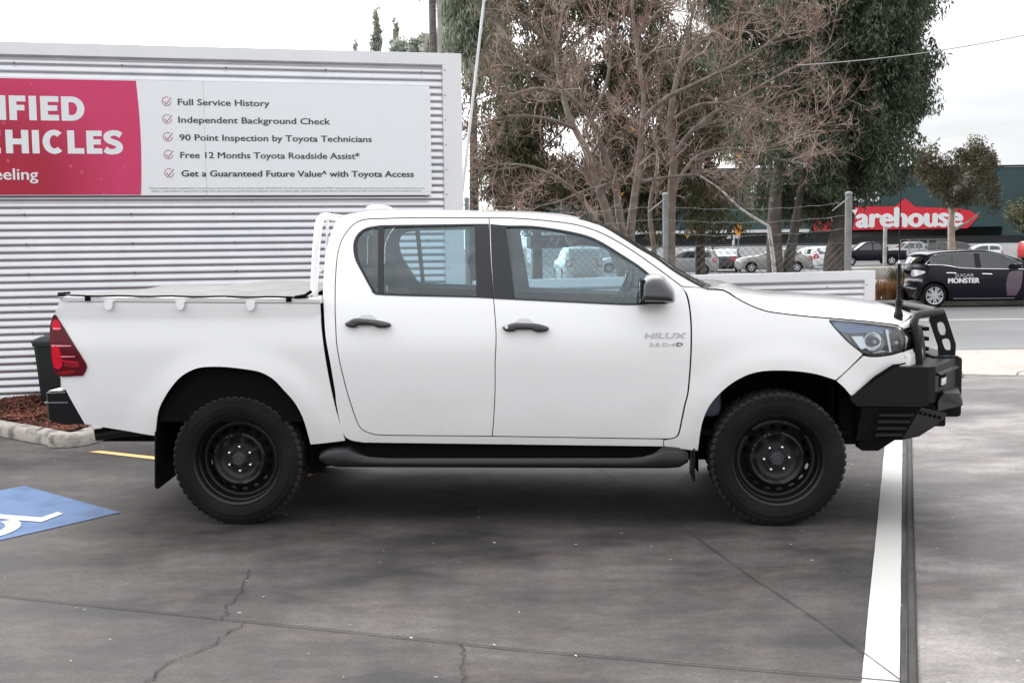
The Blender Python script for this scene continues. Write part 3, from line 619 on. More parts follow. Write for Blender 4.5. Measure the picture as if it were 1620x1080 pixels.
# ---- chassis and cabin
mb = MB(); mb.box(-.95, 3.5, -.50, -.38, .42, .52); mb.box(-.95, 3.5, .38, .50, .42, .52); mb.box(.62, 3.5, -.80, .80, .50, .53); mb.box(2.7, 3.5, -.48, .48, .36, .9); mb.box(-.9, .55, -.49, .49, .56, .60)
mb.tube([(0, -.70, .372), (0, .70, .372)], .045, 10); mb.tube([(3.085, -.70, .372), (3.085, .70, .372)], .035, 10); mb.lathe([(.001, -.1), (.11, -.09), (.13, 0), (.11, .09), (.001, .1)], 16, Matrix.Translation((0, .1, .372))@Matrix.Rotation(R(90), 4, 'Z'))
mb.box(1.3, 2.0, -.2, .15, .33, .5, .03)
mb.build('chassis', BLACKM, truck, fix=True)
mb = MB(); mb.box(.62, 2.62, -.80, .80, .56, .60); mb.box(2.30, 2.78, -.82, .82, .60, 1.20, .05); mb.box(2.36, 2.74, -.80, .80, 1.20, 1.285, .035); mb.box(2.28, 2.36, -.62, -.20, 1.20, 1.32, .03); mb.box(1.35, 2.3, -.12, .12, .60, .92, .04)
mb.build('dashboard', INTR, truck, fix=True)
def seat(x, y, wd, top):
    mb = MB(); A = Matrix.Translation((x, y, .95))@Matrix.Rotation(R(-14), 4, 'Y'); mb.box(-.07, .07, -wd/2, wd/2, -.1, top, .05, A); mb.box(x-.02, x+.48, y-wd/2, y+wd/2, .78, .93, .05)
    s_ = mb.build('seat', SEATM, truck, angle=60, fix=True)
    for hy in ((0,) if wd < .7 else (-.42, .42)): mb = MB(); mb.box(-.05, .05, hy-.13, hy+.13, top+.03, top+.19, .04, A); mb.tube([A@Vector((0, hy-.05, top-.02)), A@Vector((0, hy-.05, top+.06))], .006, 6); mb.tube([A@Vector((0, hy+.05, top-.02)), A@Vector((0, hy+.05, top+.06))], .006, 6); mb.build('headrest', SEATM, s_, angle=60, fix=True)
seat(1.50, -.38, .50, .42); seat(1.50, .38, .50, .42); seat(.82, 0, 1.30, .36)
mb = MB(); A = Matrix.Translation((2.215, -.38, 1.245))@Matrix.Rotation(R(-66), 4, 'Y')
mb.tube([A@Vector((.185*math.cos(a), .185*math.sin(a), 0)) for a in [2*math.pi*i/32 for i in range(33)]], .015, 8, False)
for a in (0, 120, 240): mb.tube([A@Vector((0, 0, -.02)), A@Vector((.18*math.cos(R(a+180)), .18*math.sin(R(a+180)), 0))], .014, 6)
mb.lathe([(.001, -.01), (.06, -.01), (.065, .02), (.03, .05), (.001, .05)], 16, A@Matrix.Rotation(R(90), 4, 'X')); mb.tube([A@Vector((0, 0, -.02)), Vector((2.45, -.38, 1.14))], .03, 8)
mb.build('steering_wheel', PLAST, truck)
mb = MB(); mb.box(2.10, 2.12, -.11, .11, 1.60, 1.66, .01); mb.tube([(2.12, 0, 1.65), (2.17, 0, 1.70)], .008, 6); mb.build('rear_view_mirror', PLAST, truck)

# ---- wheels
def tyre_mesh(Rt=.382, wd=.262, rim=.254, nblk=54):
    seg = nblk*4
    prof = [(rim-.006, .022), (rim+.002, .012), (rim+.012, .008), (rim+.02, .006), (rim+.024, .0015), (rim+.045, -.004), (rim+.062, -.006), (rim+.068, -.003), (Rt-.040, -.002), (Rt-.036, .002), (Rt-.028, .004), (Rt-.016, .010), (Rt-.006, .020), (Rt, .036), (Rt, .066), (Rt, .070), (Rt, .098), (Rt, .102)]
    full = prof+[(r_, wd-y) for r_, y in reversed(prof)]; n = len(full); V = []; F = []
    for i in range(seg):
        a = 2*math.pi*i/seg; ph = i % 4; blk = i//4
        for k, (r_, y) in enumerate(full):
            kk = min(k, n-1-k); rr = r_
            side = 0 if k < n/2 else 2
            if 11 <= kk <= 13 and ((ph+side) % 4 == 0): rr -= .011 if kk > 10 else .004
            if kk in (14, 15): rr -= .009
            if kk in (16,) and ((ph+2+side) % 4 == 0): rr -= .008
            if kk == 17: rr -= .0 if (blk % 2) else .006
            x, z = rr*math.cos(a), rr*math.sin(a); z = max(z, -.372)
            V.append((x, y, z))
    for i in range(seg):
        j = (i+1) % seg
        for k in range(n-1): F.append((i*n+k, j*n+k, j*n+k+1, i*n+k+1))
    return V, F
tyV, tyF = tyre_mesh(); tyM = np.array([1 if 11 <= (f[0] % 36) <= 24 else 0 for f in tyF], dtype=np.int32)
dz = smooth_fn([(.0, .092), (.055, .092), (.10, .092), (.112, .086), (.125, .070), (.136, .056), (.143, .053), (.150, .056), (.158, .068), (.172, .084), (.192, .100), (.205, .108), (.218, .104)])
ring = [(.218*math.cos(a), .218*math.sin(a)) for a in [2*math.pi*i/72 for i in range(72)]]
holes = []
for i in range(16):
    a = 2*math.pi*(i+.3)/16; c0 = (.178*math.cos(a), .178*math.sin(a)); h = []
    for j in range(14):
        b = 2*math.pi*j/14; rr, tt = .0115*math.cos(b), .0185*math.sin(b); h.append((c0[0]+rr*math.cos(a)-tt*math.sin(a), c0[1]+rr*math.sin(a)+tt*math.cos(a)))
    holes.append(h)
vv, ff = flat_tri(ring, holes, .0105)
def make_wheel(x, s):
    n = len(vv); V = [(p[0], dz(math.hypot(*p)), p[1]) for p in vv]+[(p[0], dz(math.hypot(*p))+.006, p[1]) for p in vv]; F = []; edge = {}
    for f in ff:
        F.append(f); F.append(tuple(i+n for i in reversed(f)))
        for i in range(3): edge[(f[i], f[(i+1) % 3])] = 1
    for a, b in edge:
        if (b, a) not in edge: F.append((b, a, a+n, b+n))
    mb = MB(); mb.add(V, F)
    mb.lathe([(.256, .018), (.259, .012), (.257, .008), (.250, .010), (.245, .020), (.238, .030), (.236, .040), (.236, .050), (.230, .055), (.226, .064), (.225, .078), (.219, .084), (.218, .11), (.214, .20), (.236, .225), (.250, .24)], 72)
    w_ = mb.build('wheel', STEELB, truck, angle=50)
    w_.location = (x, s*.89, .372); w_.rotation_euler = (0, 0, 0 if s < 0 else math.pi)
    ty = obj('tyre', tyV, tyF, RUB, w_, True, 28); ty.data.materials.append(RUBT); ty.data.polygons.foreach_set('material_index', tyM)
    mb = MB(); mb.lathe([(.001, .046), (.020, .046), (.034, .048), (.040, .054), (.043, .066), (.050, .092)], 32); mb.lathe([(.024, .0445), (.027, .043), (.030, .0465)], 32); mb.build('centre_cap', mat('cap_plastic', (.035, .036, .04), .4), w_)
    for i in range(6):
        a = R(60*i+(4 if x > 1 else 30)); mb = MB(); mb.lathe([(.001, .062), (.006, .063), (.0095, .067), (.0105, .076), (.0115, .077), (.0115, .092)], 6); o = mb.build('wheel_nut', CHROME, w_, smooth=True, angle=60); o.location = (.0705*math.cos(a), 0, .0705*math.sin(a))
    mb = MB(); mb.lathe([(.001, .13), (.16, .13), (.17, .15), (.17, .2)], 32); mb.build('brake_drum', mat('drum', (.03, .028, .026), .7), w_)
    return w_
for x in (0, 3.085):
    for s in (-1, 1): make_wheel(x, s)

# ---- bull bar
bar = empty('bull_bar', (0, 0, 0)); bar.parent = truck
for s in (-1, 1):
    # wing: side plate and swept corner
    mb = MB()
    o = [(3.465, .722), (3.475, .742), (3.698, .898), (3.885, .898), (3.885, .682), (3.81, .680), (3.50, .684)]
    mb.prism(o, min(s*.935, s*.80), max(s*.935, s*.80))
    mb.prism([(3.79, s*.934), (3.885, s*.934), (3.93, s*.905), (4.195, s*.44), (4.195, s*.30), (3.79, s*.30)], .700, .8985, 'z')
    mb.build('wing_plate', BAR, bar, smooth=False, fix=True)
    # pressed ridge along the top of the corner, ledge, lamp pocket
    d = Vector((4.195-3.93, s*(.44-.905), 0)); L = d.length; d.normalize(); nn = Vector((abs(d.y), s*abs(d.x), 0)); A = Matrix((( d.x, nn.x, 0, 3.93), (d.y, nn.y, 0, s*.905), (0, 0, 1, 0), (0, 0, 0, 1)))
    mb = MB(); mb.prism([(0, .842), (.022, .846), (.022, .852), (0, .862)], .03, L-.05, 'x', A)
    mb.build('corner_ridge', BAR, bar, smooth=False, fix=True)
    mb = MB(); mb.box(.09, .235, 0.0, .004, .773, .835, 0, A); mb.build('lamp_pocket', BLACKM, bar, smooth=False)
    mb = MB(); mb.box(.105, .205, .004, .016, .782, .822, .004, A); il = mb.build('indicator_lamp', mat('clear_lamp', (.82, .84, .82), .15, coat=1, noise=(60, (.45, .5, .45), .5, .6)), bar, fix=True)
    # stepped block under the corner
    mb = MB(); mb.add([(3.95, s*.895, .650), (3.95, s*.895, .705), (3.985, s*.885, .748), (4.115, s*.735, .728), (4.155, s*.68, .650), (4.05, s*.45, .650), (4.05, s*.45, .705), (4.09, s*.45, .748), (4.20, s*.45, .728), (4.23, s*.45, .650)],
        [(0, 1, 2, 3, 4), (9, 8, 7, 6, 5), (0, 5, 6, 1), (1, 6, 7, 2), (2, 7, 8, 3), (3, 8, 9, 4), (4, 9, 5, 0)]); mb.build('corner_block', mat('block_grey', (.014, .014, .015), .5), bar, smooth=False, fix=True)
    # under guard with ribs
    P = [Vector(v) for v in ((3.54, s*.885, .672), (3.86, s*.895, .672), (4.11, s*.55, .585), (4.10, s*.50, .530), (3.93, s*.62, .462), (3.80, s*.74, .462), (3.53, s*.80, .470))]
    mb = MB(); Q = [Vector((p.x-.02, p.y-s*.10, p.z+.004)) for p in P]; mb.add(P+Q, [(0, 1, 5, 6), (1, 2, 3, 4, 5), (13, 12, 11, 10, 9, 8, 7)]+[(i, (i+1) % 7, (i+1) % 7+7, i+7) for i in range(7)])
    mb.build('under_guard', BAR, bar, smooth=False, fix=True)
    mb = MB()
    for k in range(4):
        t = .18+.2*k
        a = P[0].lerp(P[6], t)+Vector((.10, 0, 0)); b = P[1].lerp(P[5], t)+Vector((-.02, 0, 0)); n_ = Vector((0, s*.85, -.5)).normalized()*.012; dn = Vector((0, 0, -.016))
        mb.add([a, b, b+n_, a+n_, a+dn, b+dn, b+dn+n_*.3, a+dn+n_*.3], [(0, 1, 2, 3), (4, 7, 6, 5), (3, 2, 6, 7), (0, 3, 7, 4), (1, 5, 6, 2)])
    mb.build('guard_rib', mat('rib_grey', (.03, .03, .032), .45), bar, smooth=False, fix=True)
    mb = MB()
    for k in range(5): q = P[1].lerp(P[2], .12+.18*k)+Vector((-.02, -s*.012, -.03)); mb.lathe([(.001, -.012), (.009, -.010), (.010, 0)], 10, Matrix.Translation(q))
    mb.build('guard_bolt', BLACKM, bar)
    mb = MB(); mb.prism([(3.52, .66), (3.66, .66), (3.72, .52), (3.76, .475), (3.66, .408), (3.57, .408), (3.545, .425), (3.55, .50)], min(s*.72, s*.78), max(s*.72, s*.78)); mb.box(3.44, 3.56, min(s*.50, s*.76), max(s*.50, s*.76), .44, .80, .01); mb.build('guard_bracket', BLACKM, bar, smooth=False, fix=True)
    # outer hoop tube
    hoop = [(3.895, s*.74, .86), (3.880, s*.735, .98), (3.862, s*.725, 1.08), (3.866, s*.705, 1.128), (3.885, s*.672, 1.158), (3.915, s*.63, 1.167), (4.02, s*.50, 1.168), (4.11, s*.39, 1.166)]
    hp = [Vector(p) for p in hoop]; mb = MB(); mb.tube(hp, .0235, 16); mb.build('hoop_tube', BAR, bar, angle=60)
    # ladder upright
    lo = cr([(4.048, 1.119, 1), (4.103, .964, 1), (4.108, .890, 1), (4.203, .890, 1), (4.205, .975, 1), (4.141, 1.160), (4.124, 1.186), (4.098, 1.195), (4.062, 1.183)])
    hA = shift_poly(cr([(4.093, 1.1), (4.131, 1.103), (4.149, 1.054), (4.144, 1.032), (4.112, 1.032)]), .001); hB = cr([(4.124, 1.002), (4.164, 1.005), (4.176, .975), (4.176, .943), (4.146, .943)])
    panel('ladder_upright', lo, lambda x, z: .385, BAR, bar, s, .014, holes=[hA, hB], spacing=.05)
    mb = MB(); mb.prism([(3.875, .89), (3.915, .89), (3.905, 1.06), (3.880, 1.07)], min(s*.60, s*.55), max(s*.60, s*.55)); mb.build('grille_guard', mat('guard_grey', (.25, .25, .26), .45), bar, smooth=False, fix=True)
mb = MB(); mb.tube([(4.11, -.39, 1.166), (4.115, 0, 1.17), (4.11, .39, 1.166)], .0235, 16); mb.build('top_tube', BAR, bar, angle=60)
mb = MB(); mb.box(4.10, 4.232, -.44, .44, .545, .905, .022); mb.box(3.80, 4.12, -.50, .50, .50, .70, .01); mb.box(4.05, 4.20, -.46, .46, .885, .912, .006)
mb.build('centre_channel', BAR, bar, angle=40, fix=True)
mb = MB(); mb.tube([(3.70, -.885, .86), (3.74, -.87, .905), (3.79, -.85, .915), (3.83, -.80, .905), (3.84, -.77, .93), (3.825, -.755, 1.0), (3.82, -.75, 1.06)], .006, 6); mb.tube([(3.50, -.925, .75), (3.60, -.925, .84), (3.70, -.92, .905), (3.73, -.90, .905)], .010, 6); mb.build('cable', BLACKM, bar)
# ---- aerial
mb = MB(); mb.prism([(3.74, 1.075), (3.88, 1.078), (3.88, 1.088), (3.74, 1.090)], -.745, -.695); mb.tube([(3.775, -.72, 1.075), (3.765, -.72, 1.045), (3.785, -.72, 1.03), (3.84, -.72, 1.033)], .006, 6)
ab = mb.build('aerial_bracket', BAR, truck, smooth=False, fix=True)
mb = MB(); AX = Matrix.Translation((3.775, -.72, 1.088))@Matrix.Rotation(R(90), 4, 'X')
pr = [(.001, 0), (.022, 0), (.024, .03), (.019, .035)]+[(.027 if i % 2 else .023, .035+.008*i) for i in range(6)]+[(.026, .085), (.023, .10), (.019, .105), (.018, .15), (.020, .16), (.014, .175), (.011, .19), (.0095, .34), (.010, .345), (.0095, .372), (.004, .375), (.001, .375)]
mb.lathe(pr, 16, AX); ae = mb.build('radio_aerial', BLACKP, truck, angle=50, fix=True)
mb = MB(); mb.lathe([(.001, 0), (.0065, .0), (.0065, .018), (.003, .02)], 12, Matrix.Translation((3.775, -.72, 1.46))@Matrix.Rotation(R(90), 4, 'X')); mb.build('ferrule', CHROME, ae)
mb = MB(); mb.tube([(3.775, -.72, 1.475), (3.776, -.72, 1.8), (3.782, -.72, 2.07)], [.0042, .0035, .0025], 6); mb.build('whip', BLACKP, ae)

# =================================================================== GROUND
def ground_mat(name, dark, light, warm, sc1=.55, lo=.38, hi=.62, rough=.75, stain=1.0, speck=True, spec=.35, streak=(1, 1, 1), wet=0.0):
    M = bpy.data.materials.new(name); M.use_nodes = True; n = M.node_tree; b = n.nodes['Principled BSDF']; N = n.nodes.new; Lk = n.links.new
    tc = N('ShaderNodeTexCoord'); mp = N('ShaderNodeMapping'); mp.inputs['Scale'].default_value = streak; Lk(tc.outputs['Object'], mp.inputs[0])
    def noise(s, d=6, r=.55, src=mp): t = N('ShaderNodeTexNoise'); t.inputs['Scale'].default_value = s; t.inputs['Detail'].default_value = d; t.inputs['Roughness'].default_value = r; Lk(src.outputs[0], t.inputs['Vector']); return t
    def rng(src, a, c_, o0=0, o1=1): r = N('ShaderNodeMapRange'); r.inputs[1].default_value = a; r.inputs[2].default_value = c_; r.inputs[3].default_value = o0; r.inputs[4].default_value = o1; Lk(src, r.inputs[0]); return r
    def mixc(f, a, c_):
        x = N('ShaderNodeMix'); x.data_type = 'RGBA'; Lk(f, x.inputs[0])
        for i, v in ((6, a), (7, c_)):
            if isinstance(v, tuple): x.inputs[i].default_value = (*v, 1)
            else: Lk(v, x.inputs[i])
        return x.outputs[2]
    n1 = noise(sc1, 8, .62); c1 = mixc(rng(n1.outputs[0], lo, hi).outputs[0], dark, light)
    n2 = noise(sc1*2.3+.3, 7, .6); c2 = mixc(rng(n2.outputs[0], .52, .72, 0, .55*stain).outputs[0], c1, warm)
    n3 = noise(7, 8, .7); s1 = N('ShaderNodeVectorMath'); s1.operation = 'SCALE'; Lk(c2, s1.inputs[0]); Lk(rng(n3.outputs[0], .3, .7, .74, 1.24).outputs[0], s1.inputs['Scale'])
    n4 = noise(70, 4, .7); s2 = N('ShaderNodeVectorMath'); s2.operation = 'SCALE'; Lk(s1.outputs[0], s2.inputs[0]); Lk(rng(n4.outputs[0], .3, .7, .68, 1.34).outputs[0], s2.inputs['Scale'])
    cur = s2.outputs[0]
    if speck:
        v = N('ShaderNodeTexVoronoi'); v.inputs['Scale'].default_value = 2.6; Lk(tc.outputs['Object'], v.inputs['Vector']); v.inputs['Randomness'].default_value = 1
        r = rng(v.outputs['Distance'], .012, .020, 1, 0); cur = mixc(r.outputs[0], cur, (.42, .42, .41))
        v = N('ShaderNodeTexVoronoi'); v.inputs['Scale'].default_value = 4.2; Lk(tc.outputs['Object'], v.inputs['Vector']); r = rng(v.outputs['Distance'], .025, .05, .75, 0); cur = mixc(r.outputs[0], cur, (.30, .295, .285))
    Lk(cur, b.inputs['Base Color'])
    Lk(rng(n1.outputs[0], .35, .65, rough-.12, rough+.08).outputs[0], b.inputs['Roughness']); b.inputs['Specular IOR Level'].default_value = spec
    bu = N('ShaderNodeBump'); bu.inputs['Strength'].default_value = .35; bu.inputs['Distance'].default_value = .006; Lk(n4.outputs[0], bu.inputs['Height']); bu2 = N('ShaderNodeBump'); bu2.inputs['Strength'].default_value = .3; bu2.inputs['Distance'].default_value = .02; Lk(n3.outputs[0], bu2.inputs['Height']); Lk(bu.outputs[0], bu2.inputs['Normal']); Lk(bu2.outputs[0], b.inputs['Normal'])
    return M
LOT = ground_mat('dark_lot_concrete', (.023, .0203, .0198), (.090, .080, .077), (.080, .061, .056), .9, .38, .66, .75, stain=1.2, spec=.28, streak=(1, 1.6, 1))
LANE = ground_mat('lane_concrete', (.060, .051, .049), (.215, .197, .19), (.095, .072, .067), .85, .38, .62, .62, stain=1.3, streak=(.8, 1.5, 1))
APR = ground_mat('apron_concrete', (.27, .23, .205), (.37, .325, .295), (.31, .25, .215), .5, .3, .7, .75, speck=False)
ROAD = ground_mat('road_asphalt', (.115, .115, .117), (.165, .164, .165), (.15, .145, .142), .3, .35, .65, .8, speck=False, streak=(.25, 3, 1))
FAR = ground_mat('far_asphalt', (.07, .07, .072), (.11, .11, .11), (.10, .095, .09), .2, .35, .65, .85, speck=False)
DIRT = ground_mat('earth', (.10, .08, .06), (.19, .165, .14), (.14, .11, .08), .8, .35, .65, .95, speck=False)
CREAM = mat('kerb_cream', (.55, .50, .42), .8, noise=(3, (.40, .37, .33), .4, .65))
KERB = mat('old_kerb', (.33, .30, .27), .85, noise=(9, (.11, .10, .09), .48, .68, 10), bump=(60, .5, .01))
WHITEL = mat('white_road_paint', (.40, .39, .375), .7, noise=(22, (.36, .345, .33), .60, .80, 10), bump=(80, .2, .003))
YEL = mat('yellow_road_paint', (.72, .42, .16), .75, noise=(20, (.45, .27, .12), .55, .75, 8))
BLUE = mat('blue_road_paint', (.095, .150, .27), .8, spec=.2, noise=(6, (.07, .11, .195), .45, .75, 8))
CRK = mat('crack_dirt', (.012, .011, .010), .95)
TAR = mat('tar_seal', (.02, .018, .017), .85, noise=(3, (.045, .04, .037), .4, .7, 5))
def gz(y): return 0 if y < 15 else -.19*min(1, (y-15)/9.0)
def sheet(name, outline, z, material, kind='structure', spacing=None):
    V = [(x, y, gz(y)+z) for x, y in outline]
    return obj(name, V, [tuple(range(len(V)))], material, smooth=False, kind=kind)
# one ground sheet out to the horizon
ys = [-6, 0, 4, 8, 12, 15, 17, 19, 21, 24, 40, 80, 160, 400, 900]; V = []; F = []
xs = [-900, -60, -30, -15, 0, 15, 30, 60, 900]
for y in ys:
    for x in xs: V.append((x, y, gz(y)-.008))
for i in range(len(ys)-1):
    for j in range(len(xs)-1): k = i*len(xs)+j; F.append((k, k+1, k+1+len(xs), k+len(xs)))
obj('ground', V, F, DIRT, smooth=False, kind='structure')
# the joint between the dark bay and the lane: x(y)
jx = lambda y: 1.405+(y-3.979)*(3.15-1.405)/(9.015-3.979)
sheet('car_park_pavement', [(-14, -4), (jx(-4), -4), (jx(13.46), 13.46), (jx(13.46)-.2, 14.2), (jx(13.46)-.2, 15), (-14, 15)], -.004, LOT)
sheet('driveway', [(jx(-4), -4), (18, -4), (18, 11.9), (5.9, 13.3), (5.1, 13.5), (jx(13.46), 13.46)], -.0035, LANE)
sheet('footpath', [(jx(13.46)-.2, 13.9), (5.1, 13.5), (5.9, 13.3), (18, 11.9), (18, 15), (3.6, 15), (3.9, 14.5)], 0, APR)
sheet('footpath', [(3.6, 15), (40, 15), (40, 17.0), (3.2, 17.0)], 0.0, APR)
sheet('road', [(-60, 17), (80, 17), (80, 21), (-60, 21)], .004, ROAD); sheet('road', [(-60, 21), (80, 21), (80, 24), (-60, 24)], .004, ROAD); sheet('road', [(-60, 24), (80, 24), (80, 31.6), (-60, 31.6)], .004, ROAD)
sheet('road', [(-80, 56), (140, 56), (140, 112), (-80, 112)], .004, FAR)
sheet('lane_line', [(-20, 25.5), (60, 25.5), (60, 25.75), (-20, 25.75)], .008, WHITEL)
mb = MB(); mb.box(-20, 60, 31.3, 31.75, -.20, -.05, .03); mb.build('kerb', CREAM, kind='structure')
mb = MB(); mb.box(-20, 60, 31.75, 36, -.20, -.07); mb.build('median_bed', DIRT, kind='structure')
# retaining wall on the far side of the road
mb = MB(); mb.box(15.5, 60, 55.0, 55.5, -.2, .37, .02); o = mb.build('retaining_wall', mat('pale_concrete', (.50, .48, .45), .85, noise=(1.5, (.38, .36, .33), .4, .7)))
tag(o, 'low pale concrete retaining wall beyond the road, behind the rust-coloured grasses', 'wall')
# thin things painted, cracked or sealed on the pavement
def ribbon(name, pts, w_, z, material, jitter=0.0, sub=1):
    P = []
    for i in range(len(pts)-1):
        for k in range(sub):
            t = k/sub; P.append((pts[i][0]+(pts[i+1][0]-pts[i][0])*t+(rnd.uniform(-jitter, jitter) if k else 0), pts[i][1]+(pts[i+1][1]-pts[i][1])*t+(rnd.uniform(-jitter, jitter) if k else 0)))
    P.append(pts[-1]); V = []; F = []
    for i, p in enumerate(P):
        a = Vector(P[max(i-1, 0)]); b = Vector(P[min(i+1, len(P)-1)]); d = (b-a).normalized(); n_ = Vector((-d.y, d.x)); ww = w_*(rnd.uniform(.5, 1.2) if jitter else 1)/2
        V += [(p[0]+n_.x*ww, p[1]+n_.y*ww, z), (p[0]-n_.x*ww, p[1]-n_.y*ww, z)]
    F = [(2*i, 2*i+1, 2*i+3, 2*i+2) for i in range(len(P)-1)]
    return obj(name, V, F, material, smooth=False, kind='structure')
ribbon('pavement_crack', [(-1.318, 5.546), (-1.264, 5.179), (-1.291, 4.992), (-1.277, 4.903), (-1.255, 4.859), (-1.27, 4.79)], .0055, .0025, CRK, .014, 7)
ribbon('pavement_crack', [(-1.15, 4.75), (-1.216, 4.535), (-1.215, 4.461), (-1.282, 4.357), (-1.343, 4.27), (-1.36, 4.0)], .0055, .0025, CRK, .014, 7)
ribbon('pavement_crack', [(-.215, 4.44), (-.203, 4.286), (-.205, 4.219), (-.188, 4.0)], .005, .0025, CRK, .012, 7)
ribbon('pavement_joint', [(-5.5, 6.18), (-2.385, 5.156), (-.015, 4.377), (jx(3.99), 3.985)], .0065, .0035, CRK)
ribbon('pavement_joint', [(.616, 7.953), (.963, 6.165), (1.144, 5.231), (1.28, 4.64), (1.391, 4.01)], .0055, .0045, CRK, .003, 6)
ribbon('pavement_joint', [(jx(-3)+.022, -3), (jx(13.4)+.022, 13.4)], .030, .0015, TAR)
ribbon('pavement_joint', [(jx(-3)+.040, -3), (jx(13.4)+.040, 13.4)], .007, .0055, CRK)
ribbon('pavement_joint', [(jx(-3)+.004, -3), (jx(13.4)+.004, 13.4)], .006, .0055, CRK)
ribbon('pavement_crack', [(4.9, 13.52), (5.51, 13.45), (5.826, 13.35), (6.4, 13.23), (8, 13.0), (18, 11.9)], .02, .004, CRK, .02, 8)
ribbon('pavement_crack', [(5.95, 13.33), (6.1, 13.62), (6.6, 14.2)], .012, .005, CRK, .01, 4)
ribbon('pavement_crack', [(3.4, 6.0), (3.9, 6.9), (4.1, 7.8)], .008, .003, CRK, .02, 6)
# painted line with worn edges, blue bay, wheelchair mark, yellow line
L0 = []; L1 = []
for i in range(90):
    y = -2.5+i*(13.1+2.5)/89; t = (y-3.98)/(8.76-3.98); xl = 1.243+(2.893-1.243)*t; xr = 1.383+(3.033-1.383)*t
    L0.append((xl+rnd.uniform(-.0015, .0015), y)); L1.append((xr-.002+rnd.uniform(-.0012, .0012), y))
V = [(x, y, .001) for x, y in L0]+[(x, y, .001) for x, y in L1]; n = len(L0)
obj('white_line', V, [(i, i+n, i+1+n, i+1) for i in range(n-1)], WHITEL, smooth=False, kind='structure')
sheet('blue_bay_marking', [(-3.335, 7.645), (-2.398, 6.819), (-3.30, 5.53), (-4.28, 6.40)], 0.0, BLUE)
sheet('yellow_line', [(-3.377, 8.944), (-3.284, 8.975), (-1.4, 7.93), (-1.45, 7.83)], 0.0, YEL)
c0 = (-3.10, 6.45)
mb = MB()
def gpoly(pts): mb.add([(x, y, .004) for x, y in pts], [tuple(range(len(pts)))])
gpoly([(-3.40, 6.86), (-3.116, 6.79), (-2.828, 6.695), (-2.783, 6.839), (-2.732, 6.786), (-2.778, 6.583), (-3.065, 6.675), (-3.38, 6.75)])
arc = [(math.cos(R(a)), math.sin(R(a))) for a in range(-100, 51, 10)]; ac = (-3.19, 6.40)
for (a, b), (c_, d) in zip(arc[:-1], arc[1:]): gpoly([(ac[0]+a*.255, ac[1]+b*.255), (ac[0]+c_*.255, ac[1]+d*.255), (ac[0]+c_*.34, ac[1]+d*.34), (ac[0]+a*.34, ac[1]+b*.34)])
mb.build('wheelchair_symbol', mat('white_symbol_paint', (.46, .46, .46), .7, noise=(14, (.36, .38, .42), .56, .78, 8)), smooth=False, kind='structure')
# loose bits: dry leaves and grit on the pavement
lf = mat('dry_leaf', (.55, .53, .48), .8)
mb = MB()
for i in range(60):
    y = rnd.uniform(4.0, 12.5); x = rnd.uniform(-.46, .47)*y; a = rnd.uniform(0, 6.28); L = rnd.uniform(.004, .012); z = .003
    p = [(x+L*math.cos(a), y+L*math.sin(a), z), (x+.35*L*math.cos(a+1.57), y+.35*L*math.sin(a+1.57), z+.003), (x-L*math.cos(a), y-L*math.sin(a), z+.001), (x-.35*L*math.cos(a+1.57), y-.35*L*math.sin(a+1.57), z+.002)]
    mb.add(p, [(0, 1, 2, 3)])
o = mb.build('leaf_litter', lf, smooth=False, kind='stuff')
mb = MB(); mb.add([(5.05, 13.25, 0), (5.28, 13.22, 0), (5.30, 13.42, 0), (5.06, 13.45, 0), (5.08, 13.27, .15), (5.24, 13.25, .16), (5.27, 13.38, .13), (5.09, 13.42, .14)], [(3, 2, 1, 0), (4, 5, 6, 7), (0, 1, 5, 4), (1, 2, 6, 5), (2, 3, 7, 6), (3, 0, 4, 7)])
o = mb.build('concrete_block', KERB, angle=20); tag(o, 'small weathered concrete block on the ground just past the bull bar', 'block')

# =================================================================== MULCH BED, KERB, BIN
kp = [(-7.6, 12.3), (-5.6, 10.69), (-4.44, 9.75), (-3.80, 9.235)]+[(-3.68+.20*math.cos(R(a)), 9.36+.22*math.sin(R(a))) for a in (235, 260, 285, 310, 335, 355)]+[(-3.47, 9.55), (-3.44, 10.2), (-3.42, 11.3), (-3.40, 12.0)]
V = []; F = []; sec = [(0, .0), (.006, .075), (.028, .098), (.13, .105), (.15, .098), (.155, .0)]
KP = cr([(a, b) for a, b in kp], False, .12)
for i, p in enumerate(KP):
    a = Vector(KP[max(i-1, 0)]); b = Vector(KP[min(i+1, len(KP)-1)]); d = (b-a).normalized(); n_ = Vector((-d.y, d.x))
    for o_, z in sec: V.append((p[0]+n_.x*o_, p[1]+n_.y*o_, z+(rnd.uniform(-.003, .003) if z > .05 else 0)))
m6 = len(sec)
for i in range(len(KP)-1):
    for j in range(m6-1): F.append((i*m6+j, (i+1)*m6+j, (i+1)*m6+j+1, i*m6+j+1))
F.append(tuple(range(m6))); obj('kerb', V, F, KERB, angle=50, kind='structure')
ribbon('pavement_joint', [(-3.98, 9.385), (-3.98+.01, 9.39+.16)], .012, .1085, CRK)
mulch_poly = [(p[0]+.1, p[1]+.12) for p in kp[:3]]+[(-3.75, 9.40), (-3.60, 9.50), (-3.56, 10.2), (-3.54, 12.4), (-7.8, 12.5)]
V, F = flat_tri(mulch_poly, (), .06); VV = [(p[0], p[1], .085+.03*math.sin(p[0]*5)*math.sin(p[1]*4)+rnd.uniform(-.008, .008)) for p in V]
obj('mulch_bed', VV, F, mat('mulch_base', (.075, .022, .014), .95, noise=(14, (.03, .012, .009), .45, .6)), kind='structure')
BARK = leafmat('bark_chips', [(.16, .045, .026), (.08, .022, .014), (.24, .085, .05), (.05, .018, .012)], 0, .85)
mb = MB(); k = 0
